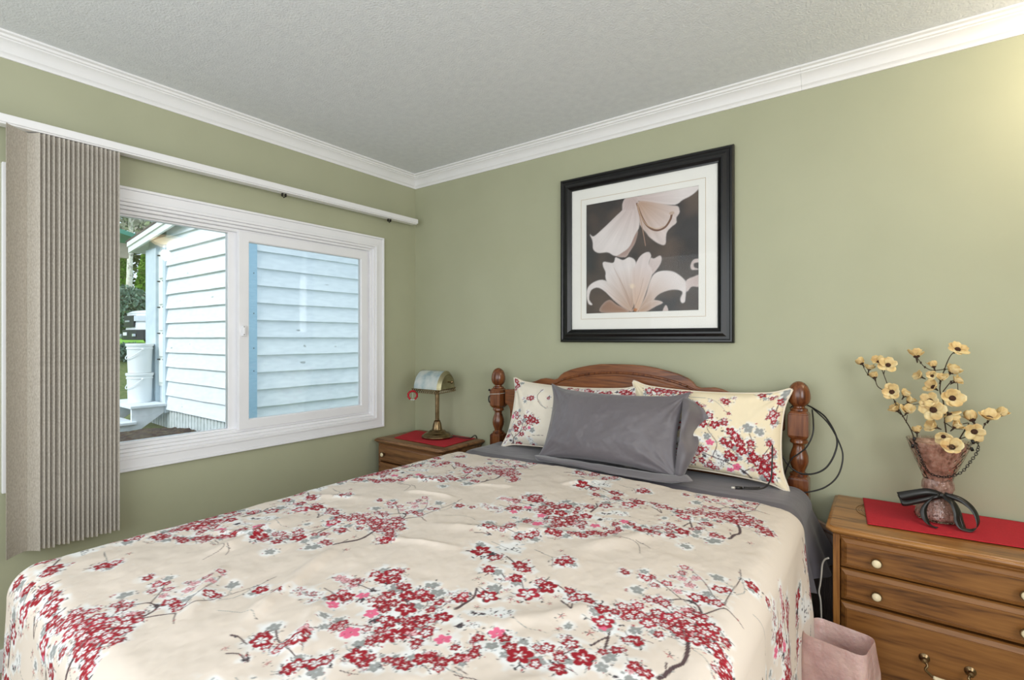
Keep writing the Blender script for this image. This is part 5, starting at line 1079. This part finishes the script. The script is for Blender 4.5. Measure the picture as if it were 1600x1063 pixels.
# ------------------------------------------------------------------ outside: neighbouring shed
shedw = noisy('white_lap_siding_paint', [(218,226,230), (226,233,237), (232,239,242)], 9, .75, .25, 60, stretch=(1, 1, 4), bdist=.002)
vn = N(shedw, 'ShaderNodeTexNoise')
shedt = noisy('blue_trim_paint', [(150,186,208), (164,198,218)], 20, .7, .3, 80, stretch=(1, 1, 6))
shedp = noisy('pale_blue_post_paint', [(190,206,216), (204,218,226)], 14, .7)
shedd = noisy('white_door_paint', [(226,230,226), (232,236,232)], 9, .6)
X0, Y0 = -2.029, -.191
shed = thing('garden_shed', (-3.4, 1.2, .26), 'white lap-sided outbuilding with pale blue trim seen through the window', 'outbuilding')
base_z, lap = .4525, .1612
def siding(name, along, a0, a1, zmax_fn, sign):
    """lap boards; along 'x' -> wall plane y=Y0 facing -y; along 'y' -> wall plane x=X0 facing +x"""
    bm = BM(); z = base_z; k = 0; rn = random.Random(3)
    while z < 2.95:
        zt = z+lap+.012; w0 = rn.uniform(-.003, .003); w1 = rn.uniform(-.003, .003)
        n = 24; pr = []
        for i in range(n+1):
            t = i/n; a = a0+(a1-a0)*t; zb = z+w0*(1-t)+w1*t+.0035*mnoise.noise(Vector((a*3, z*7, 1)))
            if along == 'x': pr.append([bm.verts.new(p) for p in ((a, Y0-.036, zb), (a, Y0-.008, zt), (a, Y0+.004, zt), (a, Y0+.002, zb))])
            else: pr.append([bm.verts.new(p) for p in ((X0+.036, a, zb), (X0+.008, a, zt), (X0-.004, a, zt), (X0-.002, a, zb))])
        for i in range(n):
            for j in range(4): bm.faces.new((pr[i][j], pr[i+1][j], pr[i+1][(j+1) % 4], pr[i][(j+1) % 4]))
        bm.faces.new(pr[0]); bm.faces.new(pr[-1][::-1]); z += lap
    return obj(name, bm, shedw, shed)
siding('lap_siding', 'x', -3.815, X0+.01, None, 1)
siding('lap_siding', 'y', Y0+.06, 3.2, None, 1)
bm = BM(); box(bm, -4.45, X0-.006, Y0+.006, 3.2, base_z-.05, 2.42); obj('wall', bm, shedw, shed)
bm = BM(); box(bm, X0-.002, X0+.042, Y0-.034, Y0+.072, base_z-.04, 2.9); obj('corner_board', bm, shedt, shed, bev=.003)
bm = BM()
for z in (1.48, 1.16, .95, 1.85): lathe(bm, [(.005, 0), (.005, .002), (0, .002)], (X0+.042, Y0+.04, z), 8, 'x')
obj('nail', bm, M['dark'], shed)
bm = BM(); box(bm, -3.885, -3.815, Y0-.042, Y0+.02, base_z-.04, 2.30); obj('door_trim', bm, shedp, shed, bev=.003)
bm = BM(); box(bm, -4.43, -4.115, Y0-.035, Y0+.02, base_z+.05, 2.30); obj('wide_post', bm, shedp, shed, bev=.003)
bm = BM(); box(bm, -4.115, -3.885, Y0-.005, Y0+.03, .70, 2.26)
dr = obj('door', bm, shedd, shed)
for k in range(5):
    z0 = .74+k*.30
    bm = BM(); box(bm, -4.075, -3.925, Y0-.018, Y0-.004, z0, z0+.255); obj('door_panel', bm, shedd, dr, bev=.010)
    bm = BM(); box(bm, -4.085, -4.065, Y0-.03, Y0-.004, z0+.262, z0+.275); box(bm, -3.935, -3.915, Y0-.03, Y0-.004, z0+.262, z0+.275); obj('hinge', bm, M['dark'], dr)
bm = BM()
k = 0; x = -4.4
while x < X0: box(bm, x, x+.05, Y0-.004, Y0+.012, .15, base_z+.01); box(bm, x+.05, x+.075, Y0+.002, Y0+.012, .15, base_z+.01); x += .075
box(bm, X0-.012, X0+.004, Y0, 3.2, .15, base_z); obj('skirting', bm, noisy('weathered_skirting', [(186,196,194), (214,222,222)], 14, .9), shed)
bm = BM(); rn = random.Random(12)
for k in range(26):
    onA = k % 2; z = .50+rn.random()*1.75; q = (z-base_z) % lap
    if q < .03 or q > lap-.02: z += .05
    off = .036-.028*(((z-base_z) % lap)/lap)+.0012
    w, h = rn.uniform(.008, .035), rn.uniform(.004, .014); a = rn.uniform(-3.7, -2.2) if onA else rn.uniform(-.05, 2.4)
    n = 7; ring_ = []
    for i in range(n):
        t = 2*PI*i/n; rr_ = rn.uniform(.6, 1.1); u, v = w*rr_*math.cos(t), h*rr_*math.sin(t)
        ring_.append((a+u, Y0-off+v*.17, z+v) if onA else (X0+off-v*.17, a+u, z+v))
    bm.faces.new([bm.verts.new(p) for p in ring_])
tag(obj('peeled_paint', bm, noisy('bare_weathered_wood', [(150,158,160), (190,196,196)], 80, .9), shed), kind='stuff')

# gable roof
ra = (-4.72, 2.425); sl = .118
def rz_(x): return ra[1]+(x-ra[0])*sl
bm = BM(); yF = -.302
def wedge(bm, x0, x1, ya, yb, d0, d1):
    vs = [bm.verts.new(p) for p in ((x0,ya,rz_(x0)+d0),(x1,ya,rz_(x1)+d0),(x1,yb,rz_(x1)+d0),(x0,yb,rz_(x0)+d0),(x0,ya,rz_(x0)+d1),(x1,ya,rz_(x1)+d1),(x1,yb,rz_(x1)+d1),(x0,yb,rz_(x0)+d1))]
    for f in ((0,3,2,1),(4,5,6,7),(0,1,5,4),(1,2,6,5),(2,3,7,6),(3,0,4,7)): bm.faces.new([vs[i] for i in f])
wedge(bm, ra[0], -1.6, yF+.02, 3.3, -.03, -.008); obj('soffit', bm, shedd, shed)
bm = BM(); wedge(bm, ra[0]-.03, -1.6, yF-.03, 3.3, -.008, .012); obj('shingle_roof', bm, noisy('dark_shingles', [(60,52,48), (92,80,70)], 30, .95), shed)
bm = BM(); wedge(bm, ra[0], -1.6, yF-.012, yF+.012, -.135, -.010); wedge(bm, ra[0], -1.6, yF-.026, yF-.010, -.065, -.008); box(bm, ra[0]-.012, ra[0]+.01, yF, 3.3, 2.30, 2.42); obj('barge_board', bm, shedd, shed, bev=.002)

# steps with two buckets
stp = thing('wooden_steps', (-4.2, -.5, .26), 'white painted wooden steps with two buckets on them in front of the shed door', 'steps')
wp = noisy('worn_white_paint', [(206,214,218), (226,232,236)], 18, .8)
def stringer(x):
    pts = [(-.20,.56),(-.47,.56-.03),(-.47,.48),(-.66,.40),(-.78,.40),(-.78,.34),(-.62,.18),(-.20,.50)]
    pts = [(-.205,.53),(-.205,.44),(-.58,.17),(-.80,.17),(-.80,.32),(-.54,.32),(-.54,.49),(-.23,.49)]
    bm = BM(); prism(bm, pts, .035, lambda a, b, t: (x+t, a, b)); obj('stringer', bm, wp, stp, bev=.003)
stringer(-3.87); stringer(-4.62)
bm = BM(); box(bm, -4.66, -3.80, -.56, -.22, .490, .522); obj('tread', bm, wp, stp, bev=.006)
bm = BM(); box(bm, -4.66, -3.80, -.84, -.50, .320, .352); obj('tread', bm, wp, stp, bev=.006)
bk = noisy('white_bucket_plastic', [(228,232,234), (234,238,240)], 6, .4)
def bucket(z, label):
    b = thing('bucket', (-4.18, -.36, z), label, 'bucket', 'white lidded buckets on the steps')
    cx, cy = -4.18, -.36
    bm = BM(); lathe(bm, [(.106, 0), (.110, .004), (.120, .27), (.127, .272), (.127, .285), (.121, .287), (.121, .30), (.129, .302), (.129, .315)], (cx, cy, z), 36); obj('pail', bm, bk, b, auto=.5)
    bm = BM(); lathe(bm, [(.131, .308), (.133, .312), (.133, .330), (.130, .334), (.112, .334), (.110, .328), (.0, .328)], (cx, cy, z), 36); obj('lid', bm, bk, b, auto=.5)
    pts = [(cx+.129*math.cos(a)*1.02, cy+.129*math.sin(a)*1.02, z+.27-.11*math.sin(t*PI)) for t, a in [(k/16, math.radians(-170+165*k/16)) for k in range(17)]]
    bm = BM(); tube(bm, pts, .004, 6); ball(bm, pts[0], .014); ball(bm, pts[-1], .014); tube(bm, pts[1:4], .010, 8); obj('bail_handle', bm, bk, b, smooth=True)
bucket(.522, 'lower of the two white lidded buckets stacked on the steps'); bucket(.857, 'upper of the two white lidded buckets stacked on the steps')

# ground, road, far bank
def strip_ground(name, prof, m, y0=-30, y1=45, **k):
    bm = BM(); n = 60; V = []
    for x, z in prof: V.append([bm.verts.new((x, y0+(y1-y0)*j/n, z)) for j in range(n+1)])
    for a, b in zip(V[:-1], V[1:]):
        for j in range(n): bm.faces.new((a[j], a[j+1], b[j+1], b[j]))
    o = obj(name, bm, m, smooth=True); tag(o, **k); return o
gr = noisy('yard_grass', [(70,84,40), (104,120,58), (128,120,84)], 14, .95, 1.0, 60, bdist=.03)
strip_ground('lawn', [(-.11,.20),(-1.5,.22),(-4,.24),(-6,.28),(-9,.45),(-12.5,.71)], gr, kind='structure')
strip_ground('road', [(-12.5,.71),(-16.6,1.03)], noisy('grey_gravel_road', [(150,152,152), (176,178,178)], 20, .95), kind='structure')
strip_ground('grass_bank', [(-16.6,1.03),(-17.5,1.12),(-32,1.85),(-90,4.0)], noisy('bright_grass', [(96,150,40), (128,178,60), (150,196,80)], 6, .95), -60, 90, kind='structure')
# soil mound under the window
nx_, ny_ = 110, 90; gx_, gy_ = np.meshgrid(np.linspace(-3.78, -1.4, nx_), np.linspace(-1.9, -.25, ny_))
gz_ = .22+.10*np.exp(-((gx_+2.9)**2/.9+(gy_+.4)**2/.35))+.05*(fbm(gx_*7, gy_*7, 3)-.5)+.03*(fbm(gx_*22, gy_*22, 5)-.5)
gz_ = gz_*1-.05*np.clip(np.maximum(np.abs(gx_+2.9)-1.2, 0)/.3, 0, 1)
me = grid_mesh('soil', np.stack([gx_, gy_, gz_], -1), nx_, ny_); tag(link_mesh('soil', me, noisy('brown_soil', [(40,30,24), (74,58,46), (104,96,62)], 24, .95, 1.0, 90, bdist=.02)), 'dug brown soil and leaf litter at the foot of the shed', 'soil', kind='stuff')

# foliage
def foliage(name, n, shape, size, m, parent=None, seed=0):
    rs = np.random.RandomState(seed); P = []
    while len(P) < n:
        p = shape(rs)
        if p is not None: P.append(p)
    P = np.array(P); d1 = rs.randn(n, 3); d1 /= np.linalg.norm(d1, axis=1)[:, None]; d2 = np.cross(d1, rs.randn(n, 3)); d2 /= np.linalg.norm(d2, axis=1)[:, None]
    s = size*(.6+.8*rs.rand(n, 1)); co = np.stack([P-d1*s, P+d2*s*.5, P+d1*s, P-d2*s*.5], 1).reshape(-1, 3)
    me = bpy.data.meshes.new(name); me.vertices.add(4*n); me.vertices.foreach_set('co', co.astype(np.float32).ravel())
    me.loops.add(4*n); me.loops.foreach_set('vertex_index', np.arange(4*n, dtype=np.int32)); me.polygons.add(n); me.polygons.foreach_set('loop_start', np.arange(0, 4*n, 4, dtype=np.int32)); me.update(calc_edges=True)
    return link_mesh(name, me, m, parent)
leafg = noisy('bright_cedar_leaf', [(60,104,20), (100,146,34), (140,176,60)], 1.5, .8)
leafd = noisy('dark_evergreen_leaf', [(46,66,40), (78,98,62), (104,120,80)], 1.2, .8)
leafb = noisy('blue_green_shrub_leaf', [(74,98,84), (110,134,116), (138,156,140)], 2, .8)
leaft = noisy('bare_twig_haze', [(128,124,110), (164,160,146), (150,160,120)], 2, .9)
bark = noisy('pale_birch_bark', [(200,194,180), (226,222,212), (120,112,100)], 6, .9)
barkd = noisy('brown_bark', [(84,72,60), (116,102,88)], 8, .95)
def cone(c, r, h):
    def f(rs):
        t = rs.rand()**1.3; a = rs.rand()*2*PI; rr_ = r*(1-t)**.75*(.75+.3*rs.rand()); return (c[0]+rr_*math.cos(a), c[1]+rr_*math.sin(a), c[2]+h*t)
    return f
def ellp(c, rx, ry, rz):
    def f(rs):
        v = rs.randn(3); v /= np.linalg.norm(v); k = .55+.5*rs.rand(); z = c[2]+v[2]*rz*k
        return (c[0]+v[0]*rx*k, c[1]+v[1]*ry*k, z)
    return f
def tree(name, label, cat, c, crown, crown_n, size, leaf, trunk_r, trunk_h, bk_=None, group=None, lean=0):
    t = thing(name, c, label, cat, group)
    bm = BM(); tube(bm, [(c[0], c[1], c[2]-.1), (c[0]+lean*.3, c[1]+lean*.5, c[2]+trunk_h*.5), (c[0], c[1]+lean, c[2]+trunk_h)], trunk_r, 8, r2=trunk_r*.5, k=4); obj('trunk', bm, bk_ or barkd, t, smooth=True)
    foliage('crown', crown_n, crown, size, leaf, t, seed=int(abs(c[1]*10)))
tree('cedar_tree', 'bright green conical cedar beyond the road, the nearer of the pair to the shed post', 'tree', (-24, 5.95, 1.45), cone((-24, 6.0, 1.5), .72, 3.9), 5000, .13, leafg, .12, 2.0)
tree('cedar_tree', 'bright green conical cedar beyond the road, left one of the pair', 'tree', (-24.4, 5.15, 1.45), cone((-24.4, 5.10, 1.5), .68, 3.6), 5000, .13, leafg, .12, 2.0)
tree('birch_tree', 'pale birch trunk standing left of the green cedars', 'tree', (-21.5, 4.52, 1.3), ellp((-21.5, 4.7, 7.2), 1.6, 1.6, 1.8), 1800, .10, leaft, .13, 6.5, bark, lean=.15)
def shrub(c, r, h, n, label):
    t = thing('shrub', c, label, 'shrub'); bm = BM()
    for k in range(4): tube(bm, [(c[0], c[1], c[2]-.05), (c[0]+.2*math.cos(k*1.6), c[1]+.2*math.sin(k*1.6), c[2]+h*.6)], .03, 5)
    obj('stem', bm, barkd, t); foliage('leaves', n, ellp((c[0], c[1], c[2]+h*.5), r, r, h*.5), .09, leafb, t, seed=4)
shrub((-20.3, 4.15, 1.22), .85, 2.0, 3500, 'blue green rounded shrub left of the parked truck')
shrub((-12.2, 1.92, .69), .30, .42, 600, 'small dark shrub at the edge of the gravel road')
k = 0
for (x, y, h, r) in ((-34, 3.8, 9, 2.0), (-37, 8.3, 11, 2.3), (-34, 13.4, 10, 2.3), (-36, 18.5, 11, 2.5), (-38, -1, 10, 2.6), (-31.5, 10.4, 6, 1.3)):
    lab = ['tall hazy grey-green tree at the far left of the bank', 'tallest grey-green tree beyond the cedars', 'broad grey-green tree behind the shed roof', 'grey-green tree furthest right beyond the shed', 'grey-green tree furthest left, behind the green-roofed carport', 'low grey-green tree just behind the cedars'][k]
    tree('bare_tree', lab, 'tree', (x, y, 1.9), ellp((x, y, 1.9+h*.62), r, r, h*.42), 3200, .20, leaft if k % 2 == 0 else leafd, .22, h*.8, None, 'trees beyond the road'); k += 1
def hedge_shape(rs): return (-29+rs.rand()*1.2, -6+rs.rand()*32, 1.5+rs.rand()**1.2*2.3)
o = foliage('hedge', 9000, hedge_shape, .16, leafd, None, 9); tag(o, 'long dark evergreen hedge running behind the cedars', 'hedge', kind='stuff')

# carport with a green roof
cp = thing('carport', (-12, -.4, .66), 'small carport with a green metal roof beyond the yard', 'carport')
bm = BM(); vs = []
for y, z in ((-3.2, 3.45), (-.6, 4.1), (1.90, 3.52)): vs.append([bm.verts.new((x, y, z)) for x in (-13.6, -11.2)]+[bm.verts.new((x, y, z+.10)) for x in (-13.6, -11.2)])
for a, b in zip(vs[:-1], vs[1:]):
    for q in ((0, 1), (3, 2), (1, 3), (2, 0)): bm.faces.new((a[q[0]], a[q[1]], b[q[1]], b[q[0]]))
bm.faces.new((vs[0][0], vs[0][2], vs[0][3], vs[0][1])); bm.faces.new((vs[-1][0], vs[-1][1], vs[-1][3], vs[-1][2])); obj('roof', bm, noisy('green_metal_roof', [(40,124,104), (60,150,126)], 4, .5), cp)
bm = BM(); box(bm, -11.6, -11.5, -3.1, 1.66, 3.12, 3.46); obj('fascia', bm, noisy('tan_board', [(170,158,140), (186,174,156)], 6, .8), cp)
for x, y in ((-11.55, -3.0), (-13.3, -3.0), (-11.55, 1.2), (-13.3, 1.2)):
    bm = BM(); box(bm, x-.06, x+.06, y-.06, y+.06, .60, 3.45); obj('post', bm, wp, cp)

# parked truck
tk = thing('pickup_truck', (-16.6, 4.6, 1.0), 'white pickup truck parked nose-left beyond the road', 'truck')
hd_ = math.atan2(-.955, -.02); TM = Matrix.Translation((-16.35, 3.08, .98)) @ Matrix.Rotation(hd_, 4, 'Z')      # local +x = forward, origin at nose centre on the ground
paint = noisy('white_car_paint', [(226,230,234), (232,236,240)], 4, .25); blk = mat('black_bumper', (40, 42, 46), .5); gls = mat('tinted_glass', (36, 42, 48), .05); chrome = mat('headlight_glass', (200, 208, 214), .08, .3)
def tob(name, bm, m, parent=tk, **k):
    for v in bm.verts: v.co = TM @ v.co
    return obj(name, bm, m, parent, **k)
side = [(-.45,.42),(-.45,1.13),(-1.35,1.22),(-2.0,1.78),(-3.2,1.80),(-3.45,1.20),(-5.4,1.20),(-5.45,.50),(-4.75,.45),(-4.6,.75),(-4.25,.86),(-3.9,.75),(-3.75,.42),(-1.42,.42),(-1.32,.70),(-.98,.84),(-.62,.72),(-.52,.42)]
bm = BM(); prism(bm, side, 1.86, lambda a, b, t: (a, -.93+t, b)); body = tob('body', bm, paint, bev=.04, seg=3)
NOSE = [(-.50,.93),(-.36,.92),(-.20,.84),(-.08,.66),(-.02,.45),(.01,.20),(.015,0)]
def nose_part(name, m, grow, z0, z1, ylo=0.0, yhi=1.0, sides=(None,), parent=tk, slope=0.0, depth=.06, bev=.01):
    for s in sides:
        f = [(x+grow, y*(1+grow*.6)) for x, y in NOSE if ylo-1e-6 <= y <= yhi+1e-6]
        front = f+[(x, -y) for x, y in f[::-1][(1 if f[-1][1] < 1e-6 else 0):]] if s is None else [(x, s*y) for x, y in f]
        rear = [(x-depth, y*.93) for x, y in front[::-1]]
        bm = BM(); V = [[bm.verts.new((x-(slope if z == z1 else 0), y, z)) for x, y in front+rear] for z in (z0, z1)]; n = len(V[0])
        for k in range(n): bm.faces.new((V[0][k], V[0][(k+1) % n], V[1][(k+1) % n], V[1][k]))
        bm.faces.new(V[0][::-1]); bm.faces.new(V[1]); o = tob(name, bm, m, parent, bev=bev)
    return o
nose_part('front_panel', paint, 0, .40, 1.06, slope=.05, depth=.30, bev=.03); nose_part('hood', paint, -.02, 1.05, 1.14, slope=.16, depth=.42, bev=.03)
bmp = nose_part('bumper', blk, .08, .22, .54, depth=.30, bev=.03)
gr_ = nose_part('grille', blk, .035, .62, .98, 0, .5, depth=.08)
nose_part('grille_bar', chrome, .05, .78, .83, 0, .21, parent=gr_, depth=.05, bev=.005)
nose_part('headlight', chrome, .03, .80, .97, .44, .93, (-1, 1), depth=.08)
for s in (-1, 1):
    bm = BM(); box(bm, .02, .085, s*.62-.07, s*.62+.07, .33, .41); tob('fog_lamp', bm, chrome, bmp, bev=.01)
    for xw in (-.97, -4.25):
        bm = BM(); lathe(bm, [(.18, -.12), (.34, -.12), (.37, -.09), (.37, .09), (.34, .12), (.18, .12)], (xw, s*.82, .37), 24, 'y'); w_ = tob('wheel', bm, blk, auto=.5)
        bm = BM(); lathe(bm, [(.0, s*.10), (.19, s*.10), (.20, s*.122), (.06, s*.126), (.0, s*.128)][::1], (xw, s*.82, .37), 20, 'y'); tob('hub', bm, chrome, w_, auto=.5)
bm = BM(); prism(bm, [(-1.42,1.24),(-2.02,1.72),(-3.1,1.74),(-3.3,1.24)], 1.90, lambda a, b, t: (a, -.95+t, b)); tob('window_glass', bm, gls, bev=.02)
bm = BM(); box(bm, .10, .115, -.17, .17, .36, .46); tob('number_plate', bm, mat('plate_white', (225, 228, 230), .5), bmp)
